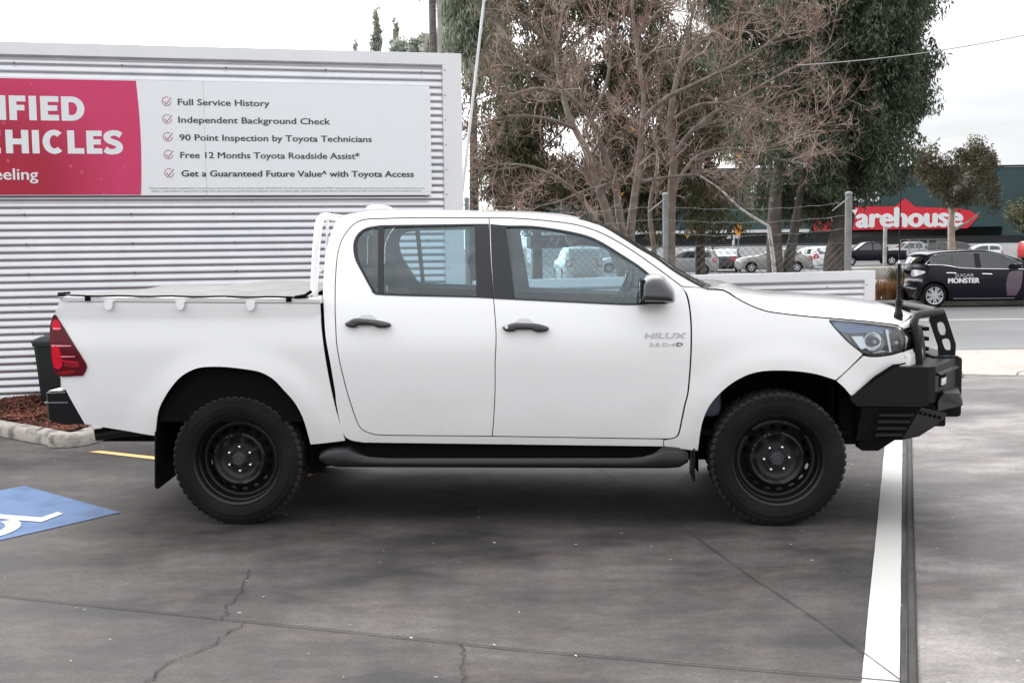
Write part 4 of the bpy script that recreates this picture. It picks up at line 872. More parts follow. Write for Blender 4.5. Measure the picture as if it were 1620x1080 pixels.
while k < 7000:
    x = rnd.uniform(-6.2, -3.5); y = rnd.uniform(9.4, 11.9)
    if not inside(np.array([[x, y]]), mulch_poly)[0]: continue
    k += 1; a = rnd.uniform(0, 6.28); L = rnd.uniform(.010, .032); w_ = L*rnd.uniform(.25, .5); z = .095+.03*math.sin(x*5)*math.sin(y*4)+rnd.uniform(0, .015); t = rnd.uniform(-.4, .4)
    c_, s_ = math.cos(a), math.sin(a)
    mb.add([(x+L*c_-w_*s_, y+L*s_+w_*c_, z+L*t), (x-L*c_-w_*s_, y-L*s_+w_*c_, z-L*t), (x-L*c_+w_*s_, y-L*s_-w_*c_, z-L*t+.004), (x+L*c_+w_*s_, y+L*s_-w_*c_, z+L*t+.003)], [(0, 1, 2, 3)])
mb.build('bark_mulch', BARK, smooth=False, kind='stuff')
# wheelie bin
bt = empty('wheelie_bin', (-4.515, 11.28, .07), R(13), 'dark green wheelie bin standing on the bark mulch behind the tail lamp', 'bin'); bt.scale = (.68, .68, .66)
GRN = mat('bin_green', (.009, .016, .014), .5, bump=(200, .12, .001))
mb = MB(); lv = [(.02, .215, .235), (.05, .225, .245), (.5, .255, .29), (.90, .285, .335), (.91, .305, .355), (.945, .305, .355), (.945, .285, .335)]; V = []; F = []
for z, hx, hy in lv:
    for (a, b) in ((-1, -.85), (-.85, -1), (.85, -1), (1, -.85), (1, .85), (.85, 1), (-.85, 1), (-1, .85)): V.append((a*hx, b*hy, z))
for i in range(len(lv)-1):
    for j in range(8): F.append((i*8+j, i*8+(j+1) % 8, (i+1)*8+(j+1) % 8, (i+1)*8+j))
F.append(tuple(range(7, -1, -1))); mb.add(V, F); mb.build('bin_body', GRN, bt, angle=30)
mb = MB(); V = []; F = []; lid = [(.95, .315, .365), (.985, .315, .365), (1.01, .28, .33), (1.035, .16, .20), (1.04, .001, .001)]
for z, hx, hy in lid:
    for (a, b) in ((-1, -.85), (-.85, -1), (.85, -1), (1, -.85), (1, .85), (.85, 1), (-.85, 1), (-1, .85)): V.append((a*hx, b*hy, z))
for i in range(4):
    for j in range(8): F.append((i*8+j, i*8+(j+1) % 8, (i+1)*8+(j+1) % 8, (i+1)*8+j))
mb.add(V, F); mb.tube([(-.2, .38, 1.0), (.2, .38, 1.0)], .018, 8); mb.box(-.24, -.10, .30, .38, .97, 1.03, .01); mb.box(.10, .24, .30, .38, .97, 1.03, .01); mb.build('lid', mat('lid_green', (.022, .03, .028), .45), bt, angle=40)
for s in (-1, 1): mb = MB(); mb.lathe([(.001, -.025), (.09, -.025), (.1, -.015), (.1, .015), (.09, .025), (.001, .025)], 20, Matrix.Translation((s*.25, .27, .10))@Matrix.Rotation(R(90), 4, 'Z')); mb.build('wheel', RUB, bt)

# =================================================================== CORRUGATED WALLS
WALLM = mat('white_steel_sheet', (.60, .60, .625), .32, metal=.62, noise=(2.2, (.54, .54, .57), .4, .7))
CAPM = mat('white_steel_cap', (.76, .76, .78), .38, noise=(1.1, (.70, .71, .73), .4, .7, 9))
DKS = mat('screw_head', (.12, .12, .12), .5, metal=.5)
def corrugated(name, label, loc, rz, x0, x1, ztop, zbot, cap, post, pitch=.0762, x_post_left=False, slope=0.0):
    e = empty(name, loc, rz, label, 'wall')
    V = []; F = []; n = int((ztop-cap-zbot)/pitch*20); zs = [ztop-cap+.02-(ztop-cap+.02-zbot)*i/n for i in range(n+1)]
    xs = [x0, x1-post+.02]
    for lay in (0, 1):
        for z in zs:
            ph = ((ztop-z)/pitch) % 1.0; y = .008-.019*(math.sin(math.pi*.5*ph/.66)**1.3 if ph < .66 else math.cos(math.pi*.5*(ph-.66)/.34)**1.1)+(.003 if lay else 0)
            for x in xs: V.append((x, y+.012, z+slope*(x-x1)))
    for i in range(n): q = (i*2, i*2+1, i*2+3, i*2+2); F.append(tuple(reversed(q))); F.append(tuple(v+2*(n+1) for v in q))
    mb = MB(); mb.add(V, F)
    sh = mb.build('corrugated_sheet', WALLM, e, angle=60)
    mb = MB()
    for k in range(int((ztop-zbot)/.30)):
        z = ztop-cap-.10-k*pitch*4+pitch*.25
        if z < zbot+.05: break
        x = x0+.46+(.006*k)
        while x < x1-post: mb.lathe([(.001, -.012), (.006, -.011), (.009, -.006), (.010, 0)], 8, Matrix.Translation((x, .004, z+slope*(x-x1)))); x += 1.04
    for k in range(int((ztop-cap-zbot)/.27)): mb.lathe([(.001, -.006), (.006, -.005), (.008, 0)], 8, Matrix.Translation((x1-post+.025+.006*k*.1, -.022, ztop-cap-.06-k*.27)))
    if mb.v: mb.build('sheet_screws', DKS, sh)
    mb = MB(); mb.add([(x0, -.022, ztop-cap+slope*(x0-x1)), (x1-post, -.022, ztop-cap), (x1, -.022, ztop), (x0, -.022, ztop+slope*(x0-x1)), (x0, .10, ztop-cap+slope*(x0-x1)), (x1-post, .10, ztop-cap), (x1, .10, ztop), (x0, .10, ztop+slope*(x0-x1))],
        [(0, 1, 2, 3), (3, 2, 6, 7), (0, 4, 5, 1), (4, 7, 6, 5), (0, 3, 7, 4)]); mb.build('top_capping', CAPM, e, smooth=False)
    mb = MB(); mb.add([(x1-post+.0015, -.0225, ztop-cap), (x1-post+.0015, -.0225, zbot), (x1, -.0225, zbot), (x1, -.0225, ztop-.0015), (x1-post+.0015, .10, ztop-cap), (x1-post+.0015, .10, zbot), (x1, .10, zbot), (x1, .10, ztop-.0015)],
        [(0, 1, 2, 3), (3, 2, 6, 7), (0, 4, 5, 1), (4, 7, 6, 5), (1, 5, 6, 2), (0, 3, 7, 4)]); mb.build('end_capping', CAPM, e, smooth=False)
    return e
bw = corrugated('corrugated_wall', 'tall white corrugated steel wall carrying the pink and white sign, behind the pickup', (-5.12, 11.68, 0), R(13), -4.5, 4.715, 3.70, .02, .125, .212)
lwv = Vector((1.25-4.57, 15.0-14.3, 0)); lwL = lwv.length
lw = corrugated('corrugated_wall', 'low white corrugated steel wall behind the bonnet, ending beside the road', (4.57, 14.3, 0), math.atan2(-(15.0-14.3), 3.32), -5.2, 0.0, 1.228, -.03, .115, .13, slope=.020)

# =================================================================== SIGN BOARD
sg = empty('sign_board', (-5.12, 11.68, 0), R(13), 'long pink and white dealership sign board listing five promises, on the tall corrugated wall', 'sign')
def pinkx(M, n, b, tc):
    N = n.nodes.new; Lk = n.links.new
    g = N('ShaderNodeTexGradient'); g.gradient_type = 'SPHERICAL'; mp = N('ShaderNodeMapping'); mp.inputs['Location'].default_value = (.06, 0, -1.98); mp.inputs['Scale'].default_value = (.75, 0, .85); Lk(tc.outputs['Object'], mp.inputs[0]); Lk(mp.outputs[0], g.inputs[0])
    x = N('ShaderNodeMix'); x.data_type = 'RGBA'; x.inputs[6].default_value = (.58, .030, .125, 1); x.inputs[7].default_value = (.38, .001, .03, 1); gm = N('ShaderNodeMapRange'); gm.inputs[1].default_value = .12; gm.inputs[2].default_value = .62; Lk(g.outputs[0], gm.inputs[0]); Lk(gm.outputs[0], x.inputs[0])
    v = N('ShaderNodeTexVoronoi'); v.inputs['Scale'].default_value = 5.5; Lk(tc.outputs['Object'], v.inputs['Vector']); r = N('ShaderNodeMapRange'); r.inputs[1].default_value = .05; r.inputs[2].default_value = .13; r.inputs[3].default_value = .35; r.inputs[4].default_value = 0; Lk(v.outputs['Distance'], r.inputs[0])
    y = N('ShaderNodeMix'); y.data_type = 'RGBA'; y.inputs[7].default_value = (.80, .22, .32, 1); Lk(x.outputs[2], y.inputs[6]); Lk(r.outputs[0], y.inputs[0]); Lk(y.outputs[2], b.inputs['Base Color'])
PNK = mat('pink_print', (.58, .05, .14), .35, extra=pinkx); SGW = mat('white_print', (.78, .79, .82), .4); SGT = mat('grey_lettering', (.055, .058, .066), .5); SGL = mat('white_lettering', (.74, .75, .77), .4)
YB, YF = -.024, -.046
mb = MB(); mb.box(-2.9, 4.352, -.040, YB, 2.158, 3.338, .0); mb.box(4.29, 4.36, -.043, YB, 2.20, 3.27); bd = mb.build('board', SGW, sg, smooth=False)
redo = [(-2.9, 2.165), (1.300, 2.165)]+[(1.303+.020*math.sin(math.pi*min(1, (z-2.165)/1.17)*.95)-.012*((z-2.165)/1.17)**2, z) for z in [2.165+1.167*i/14 for i in range(1, 15)]]+[(-2.9, 3.332)]
mb = MB(); mb.prism(redo, -.0435, -.040); mb.build('pink_panel', PNK, sg, smooth=False, fix=True)
mb = MB(); mb.box(1.962, 1.966, -.0412, -.040, 2.158, 3.338); mb.box(.98-3.4, .984-3.4, -.0445, -.0435, 2.158, 3.338); mb.build('board_joint', mat('joint_grey', (.50, .50, .52), .6), sg, smooth=False)
def glyph(ch, w_):
    """heavy block letter: butt-jointed pieces in a box w_ wide and 1 high"""
    t = .29; P = []; bx = lambda a, b, c_, d: P.append([(a, c_), (b, c_), (b, d), (a, d)]); u = .235
    def arc(cx, cz, rx, rz_, a0, a1, tx=t, tz=u, n=14):
        for i in range(n):
            a, b = R(a0+(a1-a0)*i/n), R(a0+(a1-a0)*(i+1)/n); P.append([(cx+(rx-tx)*math.cos(a), cz+(rz_-tz)*math.sin(a)), (cx+rx*math.cos(a), cz+rz_*math.sin(a)), (cx+rx*math.cos(b), cz+rz_*math.sin(b)), (cx+(rx-tx)*math.cos(b), cz+(rz_-tz)*math.sin(b))])
    if ch in 'IFEHLDRT' and ch != 'T': bx(0, t, 0, 1)
    if ch in 'FE': bx(t, w_, 1-u, 1); bx(t, w_*.92, .40, .40+u*.95)
    if ch in 'EL': bx(t, w_, 0, u)
    if ch == 'H': bx(w_-t, w_, 0, 1); bx(t, w_-t, .38, .38+u*1.05)
    if ch == 'D': bx(t, w_*.45, 0, u); bx(t, w_*.45, 1-u, 1); arc(w_*.45, .5, w_*.55, .5, -90, 90)
    if ch == 'C': arc(w_*.5, .5, w_*.5, .52, 48, 312, n=24)
    if ch == 'S':
        sp = cr([(w_*.93, .80), (w_*.72, .895), (w_*.48, .905), (w_*.24, .83), (w_*.17, .70), (w_*.28, .58), (w_*.50, .51), (w_*.74, .43), (w_*.84, .30), (w_*.76, .16), (w_*.50, .095), (w_*.26, .105), (w_*.05, .20)], False, .06); h_ = .115; L_ = []
        for i, q in enumerate(sp):
            a = Vector(sp[max(i-1, 0)]); b = Vector(sp[min(i+1, len(sp)-1)]); d = (b-a).normalized(); hh = h_+.03*abs(d.y); L_.append(((q[0]-d.y*hh, q[1]+d.x*hh), (q[0]+d.y*hh, q[1]-d.x*hh)))
        for (a, b), (c_, d) in zip(L_[:-1], L_[1:]): P.append([a, b, d, c_])
    if ch == 'T': bx(0, w_, 1-u, 1); bx(w_/2-t/2, w_/2+t/2, 0, 1-u)
    if ch == 'R': bx(t, w_*.55, 1-u, 1); bx(t, w_*.55, .36, .36+u*.8); arc(w_*.55, .68, w_*.42, .32, -90, 90, t*.9, u*.8, 10); P.append([(w_*.40, .36), (w_*.70, .36), (w_*1.02, 0), (w_*.68, 0)])
    if ch == 'V': P.append([(0, 1), (t*1.05, 1), (w_*.5+t*.42, 0), (w_*.5-t*.42, 0)]); P.append([(w_-t*1.05, 1), (w_, 1), (w_*.5+t*.42, 0), (w_*.5+t*.1, .22)])
    return P
def heading(word, spots, z0, z1):
    mb = MB(); h = z1-z0
    for i, ch in enumerate(word):
        a, b = spots[i]
        for pl in glyph(ch, (b-a)/h):
            mb.add([(a+x*h, -.0455, z0+z*h) for x, z in pl], [tuple(range(len(pl)))])
    return mb.build('heading', SGL, sg, smooth=False, fix=False)
tx = lambda px: (px-7.5)*.00604+.023
heading('CERTIFIED', [(-1.00, -.78), (-.745, -.575), (-.54, -.33), (-.29, -.075), (tx(-3), tx(9.5)), (tx(14), tx(40)), (tx(45), tx(57)), (tx(63), tx(92)), (tx(96), tx(133))], 2.915, 3.160)
heading('VEHICLES', [(-.47, -.22), (-.20, -.035), (tx(6), tx(42)), (tx(47.5), tx(60)), (tx(64), tx(101)), (tx(103.5), tx(130)), (tx(134), tx(159)), (tx(162), tx(192))], 2.583, 2.818)
lettering('feeling', 'subheading', SGL, sg, -.16, .305, 2.318, 2.437, -.0455, .012)
rows = [('Full Service History', 1.704, 2.636, 3.092, 3.159), ('Independent Background Check', 1.704, 3.268, 2.910, 2.977), ('90 Point Inspection by Toyota Technicians', 1.709, 3.711, 2.727, 2.794), ('Free 12 Months Toyota Roadside Assist*', 1.711, 3.575, 2.545, 2.612), ('Get a Guaranteed Future Value^ with Toyota Access', 1.716, 4.162, 2.354, 2.421)]
for i, (t, a, b, z0, z1) in enumerate(rows):
    lettering(t, 'lettering', SGT, sg, a, b, z0, z1, -.0415, .020 if i < 4 else .028)
    c_ = (1.59, (z0+z1)/2+.002); V = []; F = []; k = 22
    for j in range(k+1):
        a_ = R(60+300*j/k)
        for rr in (.041, .047): V.append((c_[0]+rr*math.cos(a_), -.0425, c_[1]+rr*math.sin(a_)))
    F = [(2*j, 2*j+1, 2*j+3, 2*j+2) for j in range(k)]
    tk = [(-.024, .004), (-.004, -.022), (.046, .042), (.052, .038), (-.004, -.034), (-.030, -.001)]; q = len(V); V += [(c_[0]+x, -.0428, c_[1]+z) for x, z in tk]; F += [(q, q+5, q+4, q+1), (q+1, q+4, q+3, q+2)]
    obj('tick_mark', V, F, mat('tick_red', (.30, .03, .07), .5), sg, smooth=False)
FP = mat('fine_print', (.27, .27, .29), .5)
lettering('*Toyota Roadside Assist is administered by Toyota Finance, a division of Toyota Finance Australia Limited, ABN 48 002 435 181, AFSL and Australian Credit Licence 392536. ^Guaranteed Future Value is the minimum value of your vehicle at the end of your term,', 'fine_print', FP, sg, 1.385, 4.28, 2.226, 2.243, -.0415, .0)
lettering('contract, as determined by Toyota Finance, subject to fair wear and tear and agreed kilometres being met. Terms and conditions apply. Approved applicants only. Visit the website for full terms. Offer may be varied, withdrawn or extended at any time.', 'fine_print', FP, sg, 1.40, 4.24, 2.196, 2.213, -.0415, .0)

# =================================================================== FENCE
GALV = mat('galvanised', (.22, .225, .225), .55, metal=.35, noise=(4, (.16, .16, .155), .45, .7, 9))
WIRE = mat('fence_wire', (.10, .10, .10), .6, metal=.4)
fe = empty('chain_link_fence', (0, 22, -.15), 0, 'rusty chain-link fence with round posts and barbed strands behind the low corrugated wall', 'fence')
for x, h, r_ in ((-.84, 2.66, .045), (2.98, 2.70, .055), (6.5, 2.68, .068)):
    mb = MB(); mb.tube([(x, 0, 0), (x, 0, h)], r_, 12); mb.lathe([(.001, -.03), (r_*.8, -.02), (r_*1.12, 0), (r_*1.12, .04)], 12, Matrix.Translation((x, 0, h+.0))@Matrix.Rotation(R(-90), 4, 'X')); mb.tube([(x-.02, -.07, h-.1), (x-.34, -.1, h-.34)], .012, 5)
    mb.build('post', GALV, fe)
V = []; mb = MB(); top = 1.72; stp = .14; x0, x1 = -.84, 6.46
n = int((x1-x0+top)/stp)
for i in range(n):
    for sg_ in (1, -1):
        xs = x0-top+i*stp if sg_ > 0 else x0+i*stp
        a = [xs, 0.0]; b = [xs+sg_*top, top]
        # clip in x
        def clip(a, b):
            if b[0] == a[0]: return None
            ts = sorted(((x0-a[0])/(b[0]-a[0]), (x1-a[0])/(b[0]-a[0]))); t0, t1 = max(0, ts[0]), min(1, ts[1])
            return None if t0 >= t1 else ((a[0]+(b[0]-a[0])*t0, a[1]+(b[1]-a[1])*t0), (a[0]+(b[0]-a[0])*t1, a[1]+(b[1]-a[1])*t1))
        q = clip(a, b)
        if q: mb.tube([(q[0][0], .004*sg_, q[0][1]), ((q[0][0]+q[1][0])/2, .004*sg_+.03, (q[0][1]+q[1][1])/2), (q[1][0], .004*sg_, q[1][1])], .0042, 3, False)
mb.tube([(x0, 0, top), ((x0+x1)/2, .02, top-.02), (x1, 0, top)], .006, 4)
mb.build('mesh_panel', WIRE, fe)
for k, (za, zb) in enumerate(((1.95, 2.0), (2.2, 2.25), (2.45, 2.5))):
    mb = MB(); P = []
    for i in range(41): t = i/40; u = abs((t*2) % 1-.5)*2; P.append((x0+(x1-x0)*t, -.02-.02*k, za+(zb-za)*t-.10*(1-u*u)+.01*math.sin(i*2.1+k)))
    mb.tube(P, .0035, 4)
    for i in range(0, 41): p = P[i]; mb.tube([(p[0]-.015, p[1], p[2]-.02), (p[0]+.015, p[1], p[2]+.02)], .002, 3)
    mb.build('barbed_wire', GALV, fe)

# =================================================================== POLES, WIRES, ROAD SIGN
TIMB = mat('pole_timber', (.17, .15, .13), .9, noise=(12, (.09, .08, .07), .4, .65))
PALE = mat('pale_concrete_pole', (.36, .35, .33), .85, noise=(3, (.26, .25, .23), .4, .65)); WMET = mat('white_metal_pole', (.62, .63, .64), .5, noise=(2, (.42, .42, .42), .5, .7))
mb = MB(); mb.tube([(-2.62, 40, -.19), (-2.60, 40, 13)], .13, 12); o = mb.build('power_pole', TIMB); tag(o, 'grey timber power pole rising behind the top right corner of the tall wall', 'power pole')
mb = MB(); mb.tube([(-2.36, 39.8, -.19), (-2.36, 39.8, 13)], .085, 10); ch = mb.build('conduit', PALE, o)
mb = MB(); mb.box(-5.2, -.2, 39.78, 39.88, 10.9, 11.05); mb.tube([(-4.0, 39.8, 10.95), (-3.0, 39.85, 10.0)], .035, 6); mb.build('cross_arm', TIMB, o, fix=True)
lp = empty('street_lamp', (-1.15, 20.0, -.08), 0, 'slender pale lamp pole leaning beside the right end of the tall wall', 'street lamp')
mb = MB(); mb.tube([(0, 0, 0), (.05, 0, .6), (.74, 0, 5.89)], [.034, .030, .024], 10); mb.build('pole', WMET, lp)
mb = MB(); mb.tube([(.74, 0, 5.86), (.80, 0, 5.93), (1.15, 0, 5.94), (1.9, 0, 6.02)], .022, 8); mb.build('arm', WMET, lp)
mb = MB(); mb.box(1.8, 2.3, -.1, .1, 5.96, 6.04, .03); mb.build('lamp_head', mat('lamp_grey', (.4, .4, .4), .5), lp, fix=True)
def wire(label, a, b, sag, r_=.012, n=24):
    a, b = Vector(a), Vector(b); P = [a.lerp(b, i/n)-Vector((0, 0, sag*4*(i/n)*(1-i/n))) for i in range(n+1)]; mb = MB(); mb.tube(P, r_, 5); o = mb.build('overhead_cable', mat('cable_grey', (.30, .30, .30), .6)); return tag(o, label, 'cable')
wire('thin overhead cable sagging across the big dark tree towards the upper right', (5.5, 22, 4.95), (16.2, 28, 7.52), .30, .010)
mb = MB(); mb.tube([(18.62, 112, -.3), (18.62, 112, 9.4)], .13, 8); o = mb.build('flag_pole', WMET); tag(o, 'tall thin white pole in front of the dark green building', 'pole')
mb = MB(); mb.tube([(27.2, 83, -.2), (27.2, 83, 2.7)], .14, 10); o = mb.build('car_park_pole', PALE); tag(o, 'grey car park pole behind the black pickup tub', 'pole')
mb = MB(); mb.tube([(15.6, 80, -.2), (15.6, 80, 2.0)], .09, 10); mb.box(15.15, 16.05, 79.9, 80.1, 1.95, 2.2, .03); o = mb.build('ticket_post', mat('bleached_post', (.6, .6, .58), .8, noise=(9, (.2, .2, .2), .5, .6)), fix=True); tag(o, 'bleached T-shaped post above the silver hatchback roof', 'post')
ws = empty('warning_sign', (13.95, 70, -.19), 0, 'orange diamond road sign on a thin grey post above the dark sedan', 'road sign')
mb = MB(); mb.tube([(0, 0, 0), (0, 0, 3.0)], .03, 8); mb.build('post', GALV, ws)
mb = MB(); mb.prism([(0, -.42), (.34, 0), (0, .42), (-.34, 0)], -.045, -.03); o = mb.build('sign_face', mat('sign_orange', (.75, .30, .02), .5), ws, smooth=False, fix=True); o.location = (0, 0, 2.62)
mb = MB(); mb.prism([(-.05, -.16), (.05, -.16), (.05, .02), (.12, .02), (0, .18), (-.12, .02), (-.05, .02)], -.05, -.0455); o2 = mb.build('arrow_mark', mat('sign_red', (.25, .02, .01), .5), ws, smooth=False, fix=True); o2.location = (0, 0, 2.62)

# =================================================================== WAREHOUSE
wh = empty('warehouse', (0, 115, -.19), 0, 'long dark green warehouse building with a red and white name sign, across the car park', 'building')
TEAL = mat('green_cladding', (.020, .050, .052), .6, noise=(.25, (.028, .062, .066), .4, .65)); TEAL2 = mat('green_cladding_lit', (.014, .060, .085), .6, noise=(.4, (.018, .05, .075), .4, .65))
mb = MB(); mb.box(2, 49.5, 0, 60, 3.2, 9.15); mb.box(49.5, 130, .02, 60, 2.3, 9.12); mb.build('wall', TEAL, wh, smooth=False)
mb = MB(); mb.box(2, 33, -.06, 30, 1.55, 2.85); mb.box(33, 130, -.4, 30, 1.55, 2.30); mb.build('recess_shade_band', mat('recess_shade_dark', (.010, .012, .014), .8), wh, smooth=False)  # solid near-black boxes; the recess shade is put into their colour
mb = MB(); mb.box(2, 30, -.5, -.02, 2.86, 3.16); mb.build('white_beam', mat('white_beam', (.62, .63, .64), .6), wh, smooth=False)
mb = MB(); mb.box(2, 130, -.65, 30, 0, 1.53); mb.build('white_base_wall', mat('white_base', (.60, .61, .63), .7, noise=(.4, (.48, .49, .5), .4, .7)), wh, smooth=False)
mb = MB(); mb.box(2, 130, -.12, .5, 9.16, 9.32); mb.build('roof_edge', mat('roof_edge_dark', (.03, .04, .042), .6), wh, smooth=False)
mb = MB(); mb.add([(30.5, -.2, 3.0), (45.9, -.2, 3.05), (47.0, -.2, 4.25), (46.2, -.2, 4.75), (45.2, -.2, 5.0), (40.6, -.2, 5.25), (39.6, -.2, 6.1), (38.6, -.2, 5.3), (30.5, -.2, 5.45)], [tuple(range(9))]); q = [(x, .0, z) for x, y, z in mb.v]; k = 9; mb.add(q, []); mb.f += [(i, (i+1) % 9, (i+1) % 9+9, i+9) for i in range(9)]
sb = mb.build('name_sign', mat('sign_red_panel', (.62, .012, .035), .5), wh, smooth=False)
lettering('Warehouse', 'sign_lettering', mat('sign_letter_white', (.75, .76, .77), .5), sb, 31.7, 45.3, 3.30, 5.30, -.22, .04, thick=.03)
lettering('BUNNINGS', 'sign_lettering', MATS['sign_letter_white'], sb, 24.2, 37.0, 5.9, 7.9, -.06, .04, thick=.03)

# =================================================================== CARS
def wheel_small(par, x, z, r_, y, s, rimr=.62, spokes=5, wmat=None, wd=.20):
    mb = MB(); mb.lathe([(r_*rimr, .015), (r_*.80, -.004), (r_*.93, .004), (r_*.99, .03), (r_, .05), (r_, wd-.04), (r_*.95, wd), (r_*rimr, wd)], 28)
    w_ = mb.build('wheel', RUB, par, angle=50); w_.location = (x, s*y, z); w_.rotation_euler = (0, 0, 0 if s < 0 else math.pi)
    mb = MB(); mb.lathe([(r_*rimr, .012), (r_*rimr*.93, .018), (r_*rimr*.9, .05), (r_*rimr*.9, .12)], 28)
    for i in range(spokes):
        a = 2*math.pi*i/spokes+.3
        for da in ((-.16, .16) if spokes < 8 else (0,)):
            P = [(r_*.10*math.cos(a+da*2), r_*.10*math.sin(a+da*2)), (r_*rimr*.93*math.cos(a+da), r_*rimr*.93*math.sin(a+da))]; d = Vector((P[1][0]-P[0][0], P[1][1]-P[0][1])).normalized(); n_ = Vector((-d.y, d.x)); h = r_*.045
            mb.prism([(P[0][0]+n_.x*h, P[0][1]+n_.y*h), (P[0][0]-n_.x*h, P[0][1]-n_.y*h), (P[1][0]-n_.x*h*1.3, P[1][1]-n_.y*h*1.3), (P[1][0]+n_.x*h*1.3, P[1][1]+n_.y*h*1.3)], .02, .05)
    mb.lathe([(.001, .012), (r_*.13, .014), (r_*.16, .04)], 16); mb.build('rim', wmat or MATS['alloy'], w_, fix=True)
    mb = MB(); mb.lathe([(.001, .10), (r_*.60, .10), (r_*.6, .14)], 20); mb.build('brake_disc', BLACKM, w_)
    return w_
mat('alloy', (.62, .63, .65), .3, metal=.7)
def car(name, label, cat, loc, rz, prof, paint, hwid, belt, wheels, wr, glass, wscreen, rscreen, lights, group=None, base=.22, lean=.30, spokes=5, glassm=None, rimr=.62, trim=True):
    """prof: roof-line from the rear bumper's foot round over the roof to the front bumper's foot"""
    e = empty(name, loc, rz, label, cat, group)
    cp = cr(prof, False, .07)
    zmax = max(p[1] for p in cp); xa, xb = cp[0][0], cp[-1][0]
    wf = smooth_fn([(base-.1, hwid-.06), (base+.1, hwid-.025), (.55, hwid), (belt-.08, hwid-.01), (belt, hwid-.035), (zmax, hwid-.035-lean*(zmax-belt)), (zmax+.1, hwid-.035-lean*(zmax-belt)-.03)])
    def sf(x, z): return wf(z)-max(0, (xa+.22-x)/.22)**2*.14-max(0, (x-xb+.30)/.30)**2*.20
    o = list(cp)
    for wx in sorted(wheels, reverse=True):
        ra = wr+.055; a0 = math.asin(max(-1, min(1, (base-wr)/ra)))
        o += [(wx+ra*math.cos(a), wr+ra*math.sin(a)) for a in [a0+(math.pi-2*a0)*i/14 for i in range(15)]]
    body = None
    for s in (-1, 1):
        b = panel('body_side', o, sf, paint, e, s, .02, spacing=.10, angle=30); body = body or b
        for g in glass:
            gg = cr(g, step=.1); panel('side_window', gg, sf, glassm or GLD, e, s, .006, inset=-.004, spacing=.15)
        if trim:
            for a, c_ in zip(glass[:-1], glass[1:]): pass
        V = []; 
        for wx in wheels:
            wheel_small(e, wx, wr, wr, hwid-.012, s, rimr, spokes)
            mb = MB(); ra = wr+.05; P = [(wx+ra*math.cos(a), wr+ra*math.sin(a)) for a in [math.pi*i/12 for i in range(13)]]; mb.add([(p[0], s*y, p[1]) for y in (hwid-.04, hwid-.32) for p in P], [(i, i+1, i+14, i+13) for i in range(12)]+[tuple(range(13, 26))]); mb.build('arch_liner', BLACKM, e)
        for nm, pts, mm in lights: panel(nm, cr(pts, step=.06), sf, mm, e, s, .01, inset=-.006, spacing=.1)
    n = len(cp); strip('body_top', cp, [sf(*p)-.001 for p in cp], [.035 if p[1] > belt else (.02 if p[1] > .6 else 0) for p in cp], [(-.03 if p[0] < xa+.5 else (.14 if p[0] > xb-.8 else 0)) for p in cp], paint, e, 12, .02)
    for nm, (a, c_) in (('windscreen', wscreen), ('rear_window', rscreen)):
        q = cr([a, c_], False, .1); bw_ = 0; strip(nm, q, [sf(*p)*.90 for p in q], .035*.9, bw_ if a[0] > 0 else 0, glassm or GLD, e, 8, .006, lift=.012)
    mb = MB(); mb.box(xa+.25, xb-.3, -hwid+.33, hwid-.33, base-.02, .60); mb.box(min(wheels)+wr+.1, max(wheels)-wr-.1, -hwid+.05, hwid-.05, base-.03, base+.02); mb.build('underbody', BLACKM, e)
    mb = MB(); mb.box(min(wheels)+wr+.1, max(wheels)-.5, -hwid+.12, hwid-.12, base+.1, belt-.25); mb.box(.15, .35, -.55, -.1, .5, belt+.28, .05); mb.box(.15, .35, .1, .55, .5, belt+.28, .05); mb.build('cabin_seats', INTR, e)
    return e, sf
BLKP = mat('gloss_black_paint', (.006, .005, .012), .16, spec=.28); SILP = mat('silver_paint', (.36, .37, .37), .35, metal=.5, coat=.5); DRKP = mat('charcoal_paint', (.035, .037, .042), .3, coat=.8); WHP = mat('white_car_paint', (.72, .73, .74), .3, coat=.6); GREEN_S = mat('pale_gold_paint', (.30, .30, .28), .35, metal=.4, coat=.5); REDP = mat('red_car_paint', (.35, .02, .02), .3, coat=.6)
CLEARL = mat('clear_tail_lamp', (.62, .58, .60), .15, coat=1); REDT = mat('red_tail_lamp', (.40, .01, .02), .2, coat=1)
# the black wagon on the road
prof = [(-.49, .215, 1), (-.695, .293), (-.766, .497), (-.70, .60, 1), (-.665, .716), (-.671, .902), (-.605, 1.003), (-.489, 1.137, 1), (-.34, 1.321), (-.20, 1.405), (-.02, 1.45), (.35, 1.492), (.951, 1.512), (1.448, 1.495), (1.839, 1.405), (2.266, 1.235), (2.62, 1.065), (2.80, 1.01), (3.2, .96), (3.5, .86), (3.64, .72), (3.67, .5), (3.60, .24, 1)]
prof = [(p[0]+.40*max(0, min(1, (-.15-p[0])/.5))+(.27 if p[0] > 2.3 else 0),)+tuple(p[1:]) for p in prof]
gl1 = [(-.10, 1.159, 1), (-.11, 1.29), (.002, 1.378), (.20, 1.402), (.476, 1.424, 1), (.472, 1.117, 1), (.363, 1.138), (.1, 1.15)]
gl2 = [(.486, 1.424, 1), (1.071, 1.437, 1), (1.079, 1.05, 1), (.85, 1.055), (.702, 1.068), (.482, 1.117, 1)]
gl3 = [(1.22, 1.432, 1), (1.546, 1.411), (1.946, 1.308), (2.268, 1.146), (2.36, 1.08, 1), (2.31, 1.015, 1), (1.239, 1.038, 1)]
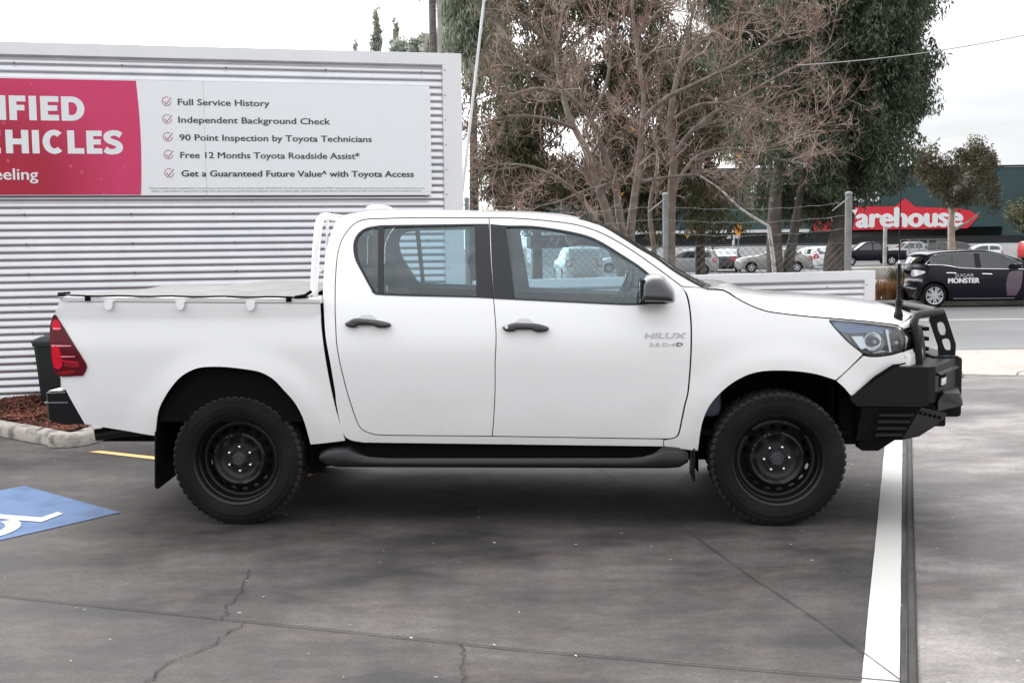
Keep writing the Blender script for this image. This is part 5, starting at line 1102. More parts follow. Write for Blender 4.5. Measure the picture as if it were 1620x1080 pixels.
cx, csf = car('wagon', 'shiny black wagon lettered SUGAR MONSTER driving along the road beyond the bull bar', 'car', (11.338, 31.35, -.185), 0, prof, BLKP, .90, 1.05, (.002, 2.82), .325, [gl1, gl2, gl3], ((1.90, 1.395), (2.75, 1.085)), ((-.33, 1.15), (-.16, 1.36)),
    [('tail_lamp', [(-.44, .943), (-.40, 1.011), (-.22, .97), (-.25, .909), (-.43, .824)], CLEARL), ('head_lamp', [(3.57, .80), (3.79, .78), (3.82, .68), (3.57, .66)], CHROME)], base=.21, rimr=.72, spokes=7, glassm=glassmat('wagon_glass', (.55, .64, .64), 1.6))
def onside(name, path, r_, m_, par, sf, off=.006, s=-1, kk=5):
    mb = MB(); mb.tube([(x, s*(sf(x, z)+off), z) for x, z in cr(path, False, .08)], r_, kk); return mb.build(name, m_, par)
for s in (-1, 1):
    onside('window_chrome', [(-.20, 1.156), (-.12, 1.285), (-.039, 1.388), (.15, 1.418), (.437, 1.441), (1.15, 1.452), (1.546, 1.431), (1.945, 1.335), (2.348, 1.145)], .010, CHROME, cx, csf, s=s)
    onside('belt_chrome', [(-.18, 1.145), (.1, 1.142), (.364, 1.118), (.702, 1.055), (1.159, 1.029), (2.391, 1.000)], .008, CHROME, cx, csf, s=s)
    onside('door_handle', [(.288, .925), (.42, .925), (.546, .915)], .014, CHROME, cx, csf, .02, s); onside('door_handle', [(1.242, .890), (1.38, .888), (1.51, .878)], .014, CHROME, cx, csf, .02, s)
    for ln in ([(1.13, 1.03), (1.14, .8), (1.10, .5), (1.02, .26)], [(.30, .78), (.42, .60), (.50, .45)], [(2.33, 1.0), (2.36, .7), (2.25, .3)]): onside('door_gap', ln, .004, BLACKM, cx, csf, .0005, s)
    mb = MB(); mb.box(2.02, 2.24, min(s*.86, s*1.06), max(s*.86, s*1.06), 1.03, 1.16, .03); mb.build('door_mirror', BLKP, cx, fix=True)
    onside('sill_trim', [(.50, .235), (1.5, .228), (2.15, .228)], .014, mat('sill_grey', (.12, .12, .13), .4), cx, csf, .004, s)
yl = -csf(.8, .7)-.004
lettering('MONSTER', 'lettering', WHP, cx, .353, 1.175, .655, .790, yl, .05, thick=.002)
lettering('SUGAR', 'lettering', mat('grey_decal', (.40, .40, .42), .5), cx, .52, 1.03, .815, .905, -csf(.8, .85)-.005, .02, thick=.002)
panel('printed_wrap', cr([(1.95, .30, 1), (2.18, .30, 1), (2.30, .55), (2.34, .96, 1), (2.0, .93), (1.90, .6)]), csf, mat('mauve_wrap', (.11, .07, .10), .3, coat=.6), cx, -1, .002, inset=-.004)

P_HATCH = [(-.62, .22, 1), (-.78, .35), (-.80, .60), (-.74, .95), (-.58, 1.32), (-.40, 1.43), (.3, 1.48), (1.0, 1.44), (1.45, 1.28), (1.95, 1.02), (2.5, .92), (2.95, .80), (3.10, .60), (3.08, .35), (2.95, .22, 1)]
P_SEDAN = [(-.80, .22, 1), (-.98, .38), (-1.0, .70), (-.93, .98), (-.55, 1.04), (-.35, 1.07), (.05, 1.30), (.45, 1.41), (1.1, 1.43), (1.6, 1.35), (2.25, 1.05), (2.9, .95), (3.4, .82), (3.55, .60), (3.52, .35), (3.4, .22, 1)]
P_SUV = [(-.70, .28, 1), (-.85, .45), (-.86, .75), (-.80, 1.1), (-.62, 1.58), (-.45, 1.68), (.4, 1.72), (1.2, 1.68), (1.6, 1.52), (2.05, 1.18), (2.7, 1.08), (3.25, .95), (3.40, .70), (3.38, .42), (3.25, .28, 1)]
def far_car(kind, name, label, cat, X, Y, rz, paint, zg=-.19, group='cars in the far car park', prof=None, sc_=1.0):
    if kind == 'hatch': a = dict(prof=P_HATCH, hwid=.86, belt=.98, wheels=(0, 2.45), wr=.31, glass=[[(-.50, 1.02, 1), (-.38, 1.30), (.35, 1.37, 1), (.38, 1.0, 1)], [(.46, 1.37, 1), (1.0, 1.34), (1.40, 1.20), (1.70, 1.0, 1), (.46, .99, 1)]], wscreen=((1.15, 1.40), (1.85, 1.06)), rscreen=((-.76, 1.0), (-.56, 1.38)), lights=[('tail_lamp', [(-.76, .75), (-.70, 1.0), (-.56, .98), (-.58, .75)], REDT), ('head_lamp', [(2.75, .72), (2.6, .85), (3.0, .74), (3.02, .62)], CLEARL)])
    if kind == 'sedan': a = dict(prof=P_SEDAN, hwid=.88, belt=.98, wheels=(0, 2.70), wr=.32, glass=[[(-.20, 1.06, 1), (.12, 1.26), (.5, 1.34), (.75, 1.35, 1), (.78, 1.02, 1)], [(.86, 1.35, 1), (1.2, 1.34), (1.55, 1.26), (2.02, 1.02, 1), (.86, 1.02, 1)]], wscreen=((1.58, 1.36), (2.22, 1.07)), rscreen=((-.38, 1.06), (.12, 1.33)), lights=[('tail_lamp', [(-.96, .72), (-.92, .94), (-.70, .94), (-.72, .76)], REDT), ('head_lamp', [(3.05, .74), (3.0, .86), (3.4, .78), (3.46, .64)], CLEARL)])
    if kind == 'suv': a = dict(prof=P_SUV, hwid=.92, belt=1.12, wheels=(0, 2.65), wr=.36, glass=[[(-.55, 1.18, 1), (-.45, 1.52), (.4, 1.60, 1), (.42, 1.16, 1)], [(.50, 1.60, 1), (1.15, 1.57), (1.50, 1.42), (1.80, 1.16, 1), (.50, 1.14, 1)]], wscreen=((1.35, 1.64), (2.0, 1.22)), rscreen=((-.80, 1.12), (-.62, 1.56)), lights=[('tail_lamp', [(-.84, .85), (-.78, 1.15), (-.66, 1.12), (-.68, .85)], REDT), ('head_lamp', [(3.0, .84), (2.95, .98), (3.28, .90), (3.32, .76)], CLEARL)])
    e, sf = car(name, label, cat, (X, Y, zg), rz, a['prof'], paint, a['hwid'], a['belt'], a['wheels'], a['wr'], a['glass'], a['wscreen'], a['rscreen'], a['lights'], group=group)
    e.scale = (sc_,)*3
    return e
def pxx(px, Y): return (px-810-3)/1800*Y
far_car('hatch', 'parked_car', 'silver hatchback parked leftmost in the car park, seen over the windscreen base', 'car', pxx(1118, 66), 66, R(165), SILP)
far_car('sedan', 'parked_car', 'dark sedan parked tail-on between the silver hatchback and the silver sedan', 'car', pxx(1150, 72), 72, R(75), DRKP)
far_car('sedan', 'parked_car', 'pale gold-silver sedan parked side-on behind the forked grey trunk', 'car', pxx(1262, 70), 70, R(172), GREEN_S)
far_car('hatch', 'parked_car', 'white hatchback with red tail lamps parked left of the thick fence post', 'car', pxx(1300, 78), 78, R(105), WHP)
far_car('suv', 'parked_car', 'dark four-wheel drive with a roof rack behind the caged trailer', 'car', pxx(1500, 100), 100, R(10), DRKP)
far_car('hatch', 'parked_car', 'white hatchback just above the black wagon roof', 'car', pxx(1572, 96), 96, R(170), WHP)
far_car('suv', 'parked_car', 'white van-like wagon with a red mark seen through the driver window', 'car', pxx(925, 52), 52, R(95), WHP)
far_car('hatch', 'parked_car', 'white hatchback half hidden behind the bare tree trunks, beside the cab pillar', 'car', pxx(1025, 75), 75, R(180), WHP)
far_car('suv', 'parked_car', 'red truck-like car at the right edge, behind the black wagon', 'car', pxx(1632, 98), 98, R(5), REDP)
# black pickup and small silver pickup
def far_ute(label, X, Y, rz, paint, sc_=1.0, zg=-.19):
    pf = [(-1.15, .42, 1), (-1.22, .60), (-1.20, 1.12, 1), (.55, 1.12, 1), (.62, 1.60), (.80, 1.74), (1.8, 1.76), (2.1, 1.66), (2.75, 1.20), (3.4, 1.10), (3.9, .98), (4.05, .75), (4.02, .42, 1)]
    e, sf = car('parked_pickup', label, 'pickup truck', (X, Y, zg), rz, pf, paint, .93, 1.16, (0, 3.1), .38, [[(.78, 1.20, 1), (.86, 1.62), (1.40, 1.66, 1), (1.42, 1.18, 1)], [(1.50, 1.66, 1), (1.95, 1.62), (2.45, 1.30), (2.50, 1.18, 1), (1.50, 1.18, 1)]], ((2.12, 1.64), (2.70, 1.24)), ((.56, 1.20), (.63, 1.60)), [('tail_lamp', [(-1.2, .80), (-1.19, 1.05), (-1.08, 1.05), (-1.08, .80)], REDT), ('head_lamp', [(3.55, .90), (3.5, 1.02), (3.9, .95), (3.95, .82)], CLEARL)], base=.40, group='cars in the far car park')
    e.scale = (sc_,)*3
    return e
far_ute('black dual-cab pickup parked side-on right of the thick fence post', pxx(1408, 88), 88, R(180), BLKP)
far_ute('small grey pickup parked behind the black one', pxx(1470, 103), 103, R(182), SILP)
# caged trailer
tr_ = empty('caged_trailer', (pxx(1462, 92), 92, -.19), R(4), 'grey mesh-caged trailer parked between the black pickup and the black wagon roof', 'trailer')
mb = MB(); mb.box(-1.5, 1.6, -.8, .8, .62, .98, .02); mb.build('tray', mat('trailer_grey', (.26, .26, .26), .6), tr_, fix=True)
mb = MB()
for x in (-1.48, -.7, .1, .85, 1.58):
    for y in (-.78, .78): mb.tube([(x, y, .95), (x, y, 1.95)], .03, 5)
for y in (-.78, .78):
    for z in (1.3, 1.62, 1.95): mb.tube([(-1.48, y, z), (1.58, y, z)], .022, 5)
for i in range(22): mb.tube([(-1.4+.14*i, -.78, .95), (-1.4+.14*i, -.78, 1.95)], .008, 3)
mb.build('cage', GALV, tr_)
mb = MB(); mb.box(.15, .80, -.74, -.70, 1.02, 1.62); mb.box(.90, 1.55, -.74, -.70, 1.0, 1.85); mb.build('side_sheet', mat('sheet_grey', (.15, .16, .15), .6), tr_)
for s in (-1, 1): wheel_small(tr_, 0, .33, .33, .86, s)
mb = MB(); mb.tube([(-1.5, 0, .55), (-2.6, 0, .50)], .04, 6); mb.build('drawbar', BLACKM, tr_)

# =================================================================== GRASSES
def tuft(cx, cy, z, n, h, spread, seedo=0):
    V = []; F = []
    for i in range(n):
        a = rnd.uniform(0, 6.28); r_ = spread*.35*math.sqrt(rnd.random()); x, y = cx+r_*math.cos(a), cy+r_*math.sin(a); hh = h*rnd.uniform(.55, 1.1); o = spread*rnd.uniform(.3, 1)*.8; w_ = .012
        p0 = Vector((x, y, z)); p1 = Vector((x+o*.35*math.cos(a), y+o*.35*math.sin(a), z+hh*.6)); p2 = Vector((x+o*math.cos(a), y+o*math.sin(a), z+hh*rnd.uniform(.7, 1)))
        t = Vector((-math.sin(a)*w_, math.cos(a)*w_, 0)); t = Vector((w_, 0, 0)) if abs(t.x) < .004 else t
        k = len(V); V += [p0-t, p0+t, p1-t*.8, p1+t*.8, p2]; F += [(k, k+1, k+3, k+2), (k+2, k+3, k+4)]
    return V, F
RUSTG = leafmat('rust_grass', [(.22, .10, .045), (.34, .17, .08), (.13, .065, .035), (.30, .22, .10)], .2); GRG = leafmat('olive_grass', [(.06, .065, .03), (.12, .12, .05), (.09, .07, .035)], .2)
for nm, lab, m_, ps, h, sp in (('rust_grass', 'rust-brown grasses growing on the median behind the road kerb', RUSTG, [(pxx(1388+7*i, 33)+rnd.uniform(-.06, .06), 33+rnd.uniform(-.4, .6)) for i in range(9)], .62, .30),):
    V = []; F = []
    for (x, y) in ps:
        v, f = tuft(x, y, -.07, 260, h*rnd.uniform(.8, 1.1), sp); k = len(V); V += v; F += [tuple(i+k for i in q) for q in f]
    o = obj(nm, V, F, m_, smooth=False); tag(o, kind='stuff')
v, f = tuft(pxx(1428, 34), 34, -.07, 500, 1.05, .55); o = obj('olive_shrub', v, f, GRG, smooth=False); tag(o, 'olive green tussock behind the antenna, on the median', 'shrub')
V = []; F = []
for i in range(34):
    x = rnd.uniform(2.0, 7.2); y = rnd.uniform(22.6, 25); v, f = tuft(x, y, -.15, 70, rnd.uniform(.75, 1.15), .5); k = len(V); V += v; F += [tuple(i_+k for i_ in q) for q in f]
o = obj('dry_grass', V, F, leafmat('dry_grass', [(.10, .075, .04), (.16, .11, .05), (.07, .06, .03)], .15), smooth=False, kind='stuff')
sheet('embankment', [(-8, 22.2), (6.6, 22.2), (6.9, 23.9), (-8, 23.9)], .03, DIRT)

# =================================================================== TREES
BARK1 = mat('grey_brown_bark', (.135, .105, .088), .9, noise=(5, (.22, .19, .165), .42, .68, 10), bump=(30, .5, .02))
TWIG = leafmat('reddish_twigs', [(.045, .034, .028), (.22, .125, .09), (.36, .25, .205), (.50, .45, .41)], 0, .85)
DARKB = mat('dark_bark', (.055, .047, .040), .95, noise=(3, (.12, .10, .085), .45, .7, 9), bump=(25, .6, .03))
PALEB = mat('pale_bark', (.36, .30, .26), .85, noise=(3, (.22, .17, .14), .45, .7, 9))
def P3(px, py, Y):
    """a point of the tree skeleton: where it stands seen square-on at distance Y"""
    th = _th; u, v = px-810, py-540; a = (u*math.cos(_ro)-v*math.sin(_ro))/1800; b = (u*math.sin(_ro)+v*math.cos(_ro))/1800
    d = Vector((a, math.cos(th)-b*math.sin(th), -math.sin(th)-b*math.cos(th))); return Vector((0, 0, CAMH))+d*(Y/d.y)
class Wood:
    def __init__(s): s.v = []; s.f = []; s.c = 0
    def add(s, P, r0, r1, k):
        rr = [r0+(r1-r0)*i/(len(P)-1) for i in range(len(P))]; V, F = tube_vf(P, rr, k, False); o = s.c; s.v += [tuple(p) for p in V]; s.f += [tuple(i+o for i in q) for q in F]; s.c += len(V)
def wander(p, d, L, n, bend, lift, rng):
    P = [p.copy()]; d = d.normalized()
    cv = Vector((rng.gauss(0, 1), rng.gauss(0, 1), rng.gauss(0, 1)))*bend
    for i in range(n):
        d = (d+cv*(1.0/n)+Vector((rng.gauss(0, .09), rng.gauss(0, .09), rng.gauss(0, .09)+lift/n))).normalized(); p = p+d*(L/n); P.append(p.copy())
    return P
def limb(pts, sub=6):
    P = [Vector(p) for p in pts]; o = []
    for i in range(len(P)-1):
        a, b = P[i], P[i+1]; p0 = P[i-1] if i else a*2-b; p3 = P[i+2] if i+2 < len(P) else b*2-a
        for k in range(sub):
            t = k/sub; t2, t3 = t*t, t*t*t; o.append(a*(2*t3-3*t2+1)+(b-p0)*.5*(t3-2*t2+t)+b*(-2*t3+3*t2)+(p3-a)*.5*(t3-t2))
    o.append(P[-1]); return o
rg = random.Random(11)
bt = empty('bare_tree', tuple(P3(990, 425, 26)-Vector((0, 0, .6))), 0, 'large leafless tree with reddish twigs and several grey trunks behind the cab', 'tree')
off = Vector(bt.location)
limbs = [
 ([(990, 470, 26), (978, 400, 26), (965, 350, 26), (948, 300, 26), (928, 240, 26.3), (903, 190, 26.6), (888, 140, 27), (880, 80, 27.4), (890, 10, 27.8), (880, -60, 28)], .155, .03),
 ([(985, 440, 26), (945, 350, 25.9), (905, 300, 25.6), (870, 275, 25.3), (830, 262, 25), (780, 262, 24.8), (742, 285, 24.6)], .085, .012),
 ([(1002, 470, 26.2), (992, 400, 26.2), (980, 340, 26.2), (974, 290, 26.1), (955, 240, 25.9), (935, 190, 25.6), (905, 155, 25.3), (860, 120, 25), (815, 95, 24.8)], .14, .015),
 ([(1006, 460, 26.3), (998, 380, 26.3), (1003, 320, 26.3), (1010, 270, 26.4), (1015, 210, 26.6), (1018, 150, 26.9), (1008, 80, 27.2), (1000, 0, 27.5), (1005, -70, 27.8)], .135, .03),
 ([(1062, 480, 26.5), (1060, 400, 26.5), (1062, 320, 26.5), (1066, 250, 26.6), (1060, 190, 26.8), (1072, 120, 27.1), (1088, 60, 27.4), (1100, -10, 27.7)], .17, .03),
 ([(1066, 250, 26.6), (1088, 215, 26.4), (1128, 180, 26.2), (1180, 150, 26), (1240, 115, 25.8), (1300, 85, 25.6), (1330, 60, 25.5)], .08, .010),
 ([(1010, 288, 26.4), (1045, 282, 26.2), (1095, 276, 26), (1150, 270, 25.8), (1205, 285, 25.6)], .055, .008),
 ([(1016, 190, 26.7), (1055, 155, 26.3), (1110, 128, 26), (1170, 98, 25.8), (1225, 60, 25.6), (1270, 10, 25.5)], .075, .010),
 ([(890, 150, 27), (850, 140, 26.5), (805, 150, 26.1), (762, 145, 25.7), (742, 160, 25.4)], .055, .008),
 ([(912, 205, 26.5), (865, 188, 26.1), (810, 184, 25.7), (760, 196, 25.3), (740, 200, 25.2)], .06, .008),
 ([(1005, 60, 27.3), (1040, 20, 27), (1085, -25, 26.8)], .05, .012), ([(880, 80, 27.4), (840, 40, 27), (800, 10, 26.7), (765, -30, 26.5)], .05, .01),
 ([(1062, 190, 26.8), (1110, 165, 26.3), (1165, 168, 26), (1225, 185, 25.7), (1290, 190, 25.4)], .06, .008),
 ([(1080, 95, 27.2), (1130, 50, 26.8), (1190, 20, 26.4), (1240, -20, 26.2)], .055, .01), ([(935, 190, 25.6), (960, 130, 25.2), (965, 70, 25), (950, 10, 24.8), (960, -50, 24.6)], .055, .012),
 ([(1040, 480, 27), (1035, 400, 27), (1028, 330, 27.2), (1040, 260, 27.5), (1035, 200, 27.8)], .09, .03), ([(1064, 300, 26.5), (1100, 250, 26.9), (1150, 235, 27.1), (1200, 240, 27.2), (1260, 230, 27.3)], .06, .01),
 ([(972, 290, 26.1), (930, 300, 25.5), (880, 320, 25.0), (830, 330, 24.6)], .05, .008)]
trunk = Wood(); br = Wood(); tw = Wood(); tips = []
def grow(p, d, L, r_, lvl):
    n = 6 if lvl < 3 else 4
    P = wander(p, d, L, n, 1.05, .55 if lvl > 1 else .25, rg)
    (br if lvl < 2 else tw).add(P, r_, r_*.45, 5 if lvl < 2 else 3)
    if lvl >= 4: return
    k = {1: 5, 2: 4, 3: 4}[lvl]
    for i in range(k):
        t = rg.uniform(.2, 1.0); q = P[min(n, int(t*n))]; a = rg.uniform(.4, 1.1); dd = (P[min(n, int(t*n)+1)]-P[max(0, int(t*n)-1)]).normalized(); ax = Vector((rg.gauss(0, 1), rg.gauss(0, 1)*.7, rg.gauss(0, 1))).normalized()
        dd = (Matrix.Rotation(a, 3, ax)@dd); grow(q, dd, L*rg.uniform(.45, .72), max(.0030, r_*.5), lvl+1)
for pts, r0, r1 in limbs:
    P = [p-off for p in limb([P3(*q) for q in pts])]; trunk.add(P, r0*.86, r1*.8, 9 if r0 > .1 else 7)
    L = sum((P[i+1]-P[i]).length for i in range(len(P)-1)); n = int(L*2.3)+2
    for i in range(n):
        t = rg.uniform(.30 if r0 > .1 else .12, 1.0); k = min(len(P)-2, int(t*(len(P)-1))); dd = (P[k+1]-P[k]).normalized(); ax = Vector((rg.gauss(0, .6), rg.gauss(0, 1), rg.gauss(0, .6))).normalized()
        if P[k].z+off.z < 2.1: continue
        dd = Matrix.Rotation(rg.choice((-1, 1))*rg.uniform(.5, 1.2), 3, ax)@dd; grow(P[k], dd, rg.uniform(.8, 1.5), rg.uniform(.012, .020), 1)
def wmesh(w_, name, m_, par):
    return obj(name, w_.v, w_.f, m_, par, True, 80)
wmesh(trunk, 'trunk', BARK1, bt); wmesh(br, 'branches', BARK1, bt); tt = wmesh(tw, 'twigs', TWIG, bt)


def leaves(centres, n_each, size, droop, seed, aspect=.28, flat=1.0, fill=.55):
    """drooping leaf blades scattered through ellipsoidal clumps -> verts, faces"""
    r = np.random.RandomState(seed); V = []; 
    for (c_, rad) in centres:
        n = int(n_each*(rad[0]*rad[2])/(.5*.5)); 
        if n < 4: continue
        d = r.normal(size=(n, 3)); d /= np.linalg.norm(d, axis=1)[:, None]; rr = r.uniform(fill, 1.05, n)[:, None]**.7; lump = 1+.18*np.sin(d[:, :1]*5+c_[0]*7)+.15*np.sin(d[:, 2:]*6+c_[2]*5)
        p = np.array(c_)+d*rr*lump*np.array(rad)
        L = size*r.uniform(.6, 1.4, n)[:, None]; ax = r.normal(size=(n, 3)); ax[:, 2] -= droop; ax /= np.linalg.norm(ax, axis=1)[:, None]
        sd = np.cross(ax, r.normal(size=(n, 3))); sd /= (np.linalg.norm(sd, axis=1)[:, None]+1e-9)
        w_ = L*aspect*.5
        V.append(np.stack([p, p+ax*L*.5+sd*w_, p+ax*L, p+ax*L*.5-sd*w_], 1).reshape(-1, 3))
    V = np.concatenate(V); return V
def leafobj(name, V, m_, par):
    n = len(V)//4; me = bpy.data.meshes.new(name); me.vertices.add(len(V)); me.vertices.foreach_set('co', V.astype(np.float32).ravel()); me.loops.add(len(V)); me.loops.foreach_set('vertex_index', np.arange(len(V), dtype=np.int32)); me.polygons.add(n); me.polygons.foreach_set('loop_start', np.arange(0, 4*n, 4, dtype=np.int32)); me.polygons.foreach_set('loop_total', np.full(n, 4, dtype=np.int32)); me.update(); me.validate(); me.materials.append(m_)
    o = bpy.data.objects.new(name, me); col.objects.link(o); o.parent = par; return o
GAPS = [(1098, 1155, 228, 266), (757, 785, 118, 140), (905, 928, 165, 205), (742, 775, 212, 238), (1022, 1042, 155, 180), (1088, 1106, 20, 60), (898, 912, 238, 262), (1180, 1196, 140, 158)]
def crown_in(poly, Y, dY, n, r0, r1, seed, zs=1.0):
    """clump centres inside an outline (seen square-on), spread in depth"""
    r = random.Random(seed); q = []; xs = [p[0] for p in poly]; ys = [p[1] for p in poly]; k = 0
    while len(q) < n and k < 20000:
        k += 1; px, py = r.uniform(min(xs), max(xs)), r.uniform(min(ys), max(ys)); rad = r.uniform(r0, r1); sp = rad*1800/Y*.7
        if any(a-sp*.7 < px < b+sp*.7 and c0-sp*.7 < py < c1+sp*.7 for a, b, c0, c1 in GAPS): continue
        if not inside(np.array([[px, py]]), poly)[0] or dist_poly(np.array([[px, py]]), poly)[0] < sp*.6: continue
        q.append((P3(px, py, Y+r.uniform(-dY, dY)), (rad*r.uniform(.8, 1.2), rad*r.uniform(.8, 1.2), rad*zs*r.uniform(.8, 1.2))))
    return q
def tree(name, label, base, trunks, polys, m_, n_each, size, droop, seed, barkm, aspect=.28, group=None, fill=.55):
    e = empty(name, base, 0, label, 'tree', group); o = Vector(base); wd = Wood()
    for pts, r0, r1 in trunks: wd.add([p-o for p in limb([P3(*q) for q in pts])], r0, r1, 10)
    C = []
    for (poly, Y, dY, n, ra, rb, zs) in polys: C += crown_in(poly, Y, dY, n, ra, rb, seed+n, zs)
    r = random.Random(seed)
    # limbs from the trunks out to the clumps
    tp = [P3(*q) for pts, r0, r1 in trunks for q in pts[len(pts)//2:]]
    for c_, rad in C[::3]:
        a = min(tp, key=lambda q: (q-c_).length+max(0, q.z-c_.z)*2); mid = a.lerp(c_, .5)+Vector((r.uniform(-.2, .2), r.uniform(-.2, .2), r.uniform(-.1, .4))); wd.add([p-o for p in limb([a, mid, c_], 4)], .05 if (a-c_).length > 2 else .03, .01, 5)
    obj('trunk', wd.v, wd.f, barkm, e, True, 80)
    V = leaves([((c_-o), rad) for c_, rad in C], n_each, size, droop, seed, aspect, fill=fill); leafobj('crown', V, m_, e); print(name, len(V)//4, 'leaves')
    return e
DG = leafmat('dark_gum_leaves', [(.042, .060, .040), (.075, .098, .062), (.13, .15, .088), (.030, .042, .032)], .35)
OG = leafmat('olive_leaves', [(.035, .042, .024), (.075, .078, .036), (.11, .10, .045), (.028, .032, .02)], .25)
PG = leafmat('haze_pale_leaves', [(.34, .37, .32), (.46, .48, .42), (.24, .27, .22)], .5)  # leaf tones paled to paint in haze on poplars and far treetops
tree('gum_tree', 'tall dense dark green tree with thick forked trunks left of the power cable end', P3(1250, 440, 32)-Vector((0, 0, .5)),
     [([(1232, 500, 31.5), (1226, 430, 31.5), (1225, 370, 31.5), (1228, 300, 31.6), (1240, 220, 31.8), (1230, 120, 32), (1250, 20, 32)], .27, .06), ([(1246, 500, 31.6), (1246, 430, 31.6), (1256, 370, 31.7), (1268, 300, 31.8), (1290, 230, 32)], .20, .06),
      ([(1322, 500, 32.5), (1320, 420, 32.5), (1328, 370, 32.5), (1338, 300, 32.6), (1345, 200, 32.8), (1350, 80, 33), (1360, -40, 33)], .36, .08), ([(1345, 460, 32.4), (1338, 400, 32.4), (1350, 340, 32.3)], .16, .05)],
     [([(1180, -60), (1470, -60), (1482, -10), (1455, 25), (1452, 60), (1480, 75), (1482, 100), (1455, 125), (1478, 140), (1470, 165), (1448, 185), (1440, 215), (1448, 245), (1420, 262), (1400, 268), (1370, 290), (1300, 300), (1240, 280), (1200, 230), (1190, 100)], 32.5, 1.6, 150, .45, .85, 1.15),
      ([(1090, -60), (1200, -60), (1230, 100), (1225, 280), (1160, 300), (1120, 180)], 33.5, 1.5, 34, .35, .7, 1.3),
      ([(1165, 290), (1340, 285), (1335, 345), (1180, 330)], 33.5, 1.0, 26, .3, .5, 1.2), ([(1345, 262), (1420, 258), (1425, 290), (1390, 316), (1350, 312)], 32.5, .8, 8, .2, .34, 1.2), ([(1425, 230), (1445, 225), (1440, 290), (1425, 300)], 32.5, .3, 3, .2, .28, 1.4)],
     DG, 430, .16, 1.6, 5, DARKB, .28)
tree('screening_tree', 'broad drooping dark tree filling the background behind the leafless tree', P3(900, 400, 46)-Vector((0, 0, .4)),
     [([(850, 470, 46), (850, 380, 46), (845, 250, 46), (855, 120, 46)], .25, .06), ([(1110, 470, 47), (1108, 380, 47), (1120, 250, 47), (1118, 120, 47)], .25, .06)],
     [([(728, 85), (800, 70), (1000, 60), (1180, 60), (1190, 340), (1060, 345), (900, 335), (730, 335)], 46, 3, 120, .6, 1.15, 1.35), ([(780, -60), (1190, -60), (1180, 70), (800, 80)], 47, 2, 40, .6, 1.0, 1.3)], OG, 190, .24, 1.8, 21, DARKB, .24)
tree('weeping_tree', 'hazy pale green weeping tree above the right end of the tall wall', P3(745, 300, 55)-Vector((0, 0, 3)),
     [([(750, 470, 55), (750, 300, 55), (748, 100, 55), (750, -20, 55)], .3, .08)],
     [([(698, -60), (800, -60), (800, 90), (735, 92), (718, 70), (706, 30)], 55, 2, 42, .6, 1.1, 1.9)], leafmat('haze_tinted_leaves', [(.20, .24, .17), (.30, .34, .26), (.15, .18, .13)], .45), 170, .30, 3.0, 33, DARKB, .2)  # leaf tones lightened, with the hazy glow put into the colour
tree('street_tree', 'small open-crowned gum with a pale trunk in front of the red warehouse sign', P3(1508, 400, 50)-Vector((0, 0, .8)),
     [([(1512, 500, 50), (1506, 400, 50), (1505, 350, 50), (1510, 315, 50), (1518, 280, 50)], .20, .06), ([(1507, 365, 50), (1525, 355, 49.8), (1540, 345, 49.6), (1550, 335, 49.5)], .07, .02), ([(1506, 350, 50), (1498, 320, 50.2), (1480, 305, 50.4)], .07, .02)],
     [([(1448, 235), (1475, 225), (1500, 240), (1515, 225), (1545, 218), (1568, 240), (1590, 252), (1588, 270), (1580, 300), (1588, 330), (1560, 335), (1545, 330), (1530, 322), (1500, 330), (1470, 300), (1450, 290)], 50, 1.5, 58, .28, .55, 1.0)],
     leafmat('brown_olive_leaves', [(.035, .036, .022), (.07, .06, .032), (.10, .085, .04), (.03, .032, .022)], .25), 300, .15, 1.1, 41, PALEB, .35, fill=.2)
tree('street_tree', 'bushy olive tree cut off by the right edge, above the wagon roof', P3(1625, 400, 58)-Vector((0, 0, .8)),
     [([(1640, 470, 58), (1636, 390, 58), (1632, 340, 58)], .2, .08)], [([(1588, 322), (1610, 312), (1680, 300), (1690, 380), (1625, 378), (1600, 360)], 58, 1.5, 26, .4, .7, .9)], OG, 240, .18, 1.0, 51, DARKB, .35)
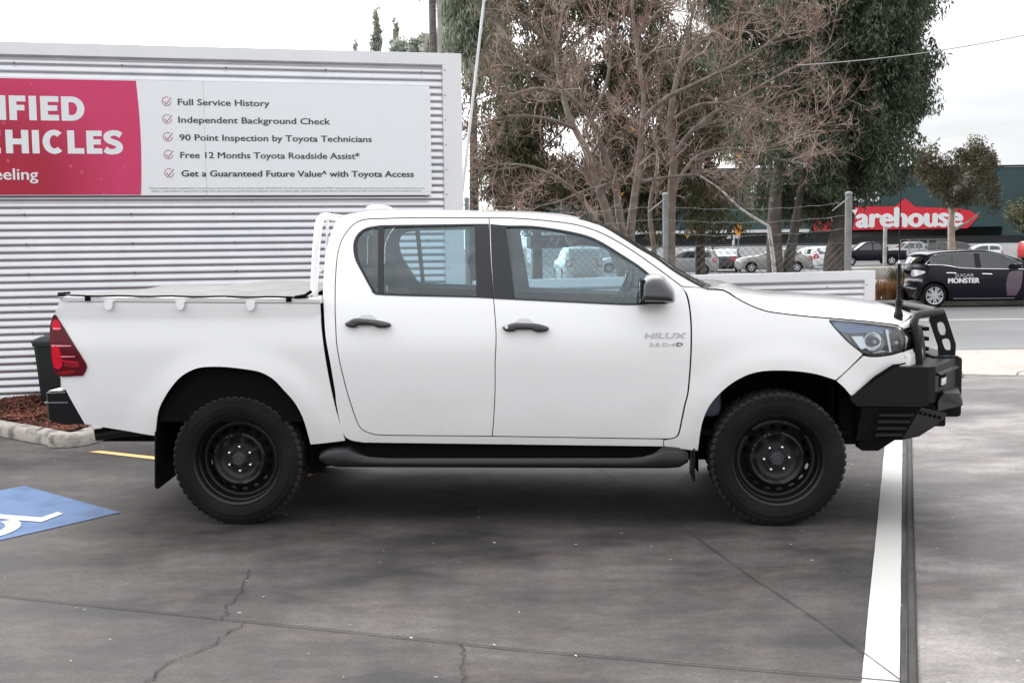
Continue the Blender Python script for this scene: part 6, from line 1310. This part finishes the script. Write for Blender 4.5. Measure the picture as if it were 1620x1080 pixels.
for i, (px, py, Y, wpx, lab) in enumerate(((563, 52, 120, 9, 'shortest of the three slim poplars showing above the tall wall'), (596, 4, 120, 26, 'widest slim poplar showing above the tall wall, left of the power pole'), (621, 20, 118, 20, 'ragged slim poplar between the widest poplar and the power pole'))):
    x = P3(px, 80, Y).x; b0 = P3(px, 80, Y); tp_ = P3(px+(4 if i == 2 else 0), py, Y); e = empty('poplar', (x, Y, -.2), 0, lab, 'tree', 'poplars beyond the wall'); o = Vector(e.location); h = tp_.z+.2; C = []
    for k in range(44): t = k/43; C.append((Vector(((tp_.x-b0.x)*t*(1 if t > .6 else .6)+rg.uniform(-.2, .2), rg.uniform(-.3, .3), h*(.25+.73*t))), ((wpx/15.0*.5)*min(1, (1-t)*5+.12)*rg.uniform(.6, 1.1), .6, .55)))
    wd = Wood(); wd.add([Vector((0, 0, 0)), Vector((0, 0, h*.6)), Vector((tp_.x-b0.x, 0, h*.98))], .16, .02, 6); obj('trunk', wd.v, wd.f, DARKB, e); leafobj('crown', leaves(C, 330, .26, -.8, 60+i, .4, fill=.1), PG, e)
for i, (a, b, c_, n, lab) in enumerate((((640, 632), (66, 80), 90, 9, 'low haze-paled bush left of the power pole, above the tall wall'), ((655, 680), (58, 80), 85, 12, 'rounded grey-green treetop just left of the power pole'), ((676, 704), (52, 80), 80, 10, 'grey-green treetop directly behind the power pole'))):
    lo_, hi_ = min(a), max(a); e = empty('distant_tree', tuple(P3((lo_+hi_)/2, 300, c_)-Vector((0, 0, 3))), 0, lab, 'tree', 'distant treetops above the wall'); o = Vector(e.location)
    C = [(P3(rg.uniform(lo_, hi_), rg.uniform(b[0]+4, 100), c_)-o, (.7, .7, .6)) for k in range(n)]; wd = Wood(); wd.add([Vector((0, 0, 0)), P3((lo_+hi_)/2, 85, c_)-o], .15, .05, 6); obj('trunk', wd.v, wd.f, DARKB, e); leafobj('crown', leaves(C, 260, .26, .5, 80+i, .4, fill=.1), PG, e)
# a bleached dead limb and the bush clumps among the trunks
wd = Wood(); wd.add(limb([P3(1108, 278, 29), P3(1140, 300, 29.2), P3(1172, 330, 29), P3(1216, 358, 29.1)]), .018, .035, 6); wd.add(limb([P3(1216, 358, 29), P3(1222, 400, 29.1), P3(1226, 440, 29.2)]), .05, .06, 6)
o = obj('dead_tree', wd.v, wd.f, mat('bleached_wood', (.50, .48, .45), .85, noise=(4, (.16, .14, .13), .5, .62))); tag(o, 'bleached broken dead limb slanting down behind the fence, left of the forked trunks', 'dead tree')
YL = leafmat('yellow_leaves', [(.55, .32, .04), (.60, .25, .05), (.45, .35, .08)], .3)
C = [(P3(x, y, 25.5)-off, (.07, .07, .07)) for x, y in ((1000, 203), (981, 230), (985, 308), (1094, 366), (1088, 372), (770, 332), (780, 332), (795, 332), (937, 200), (978, 300), (1168, 245))]
leafobj('last_leaves', leaves(C, 330, .05, .5, 91, .6, fill=.1), YL, bt)
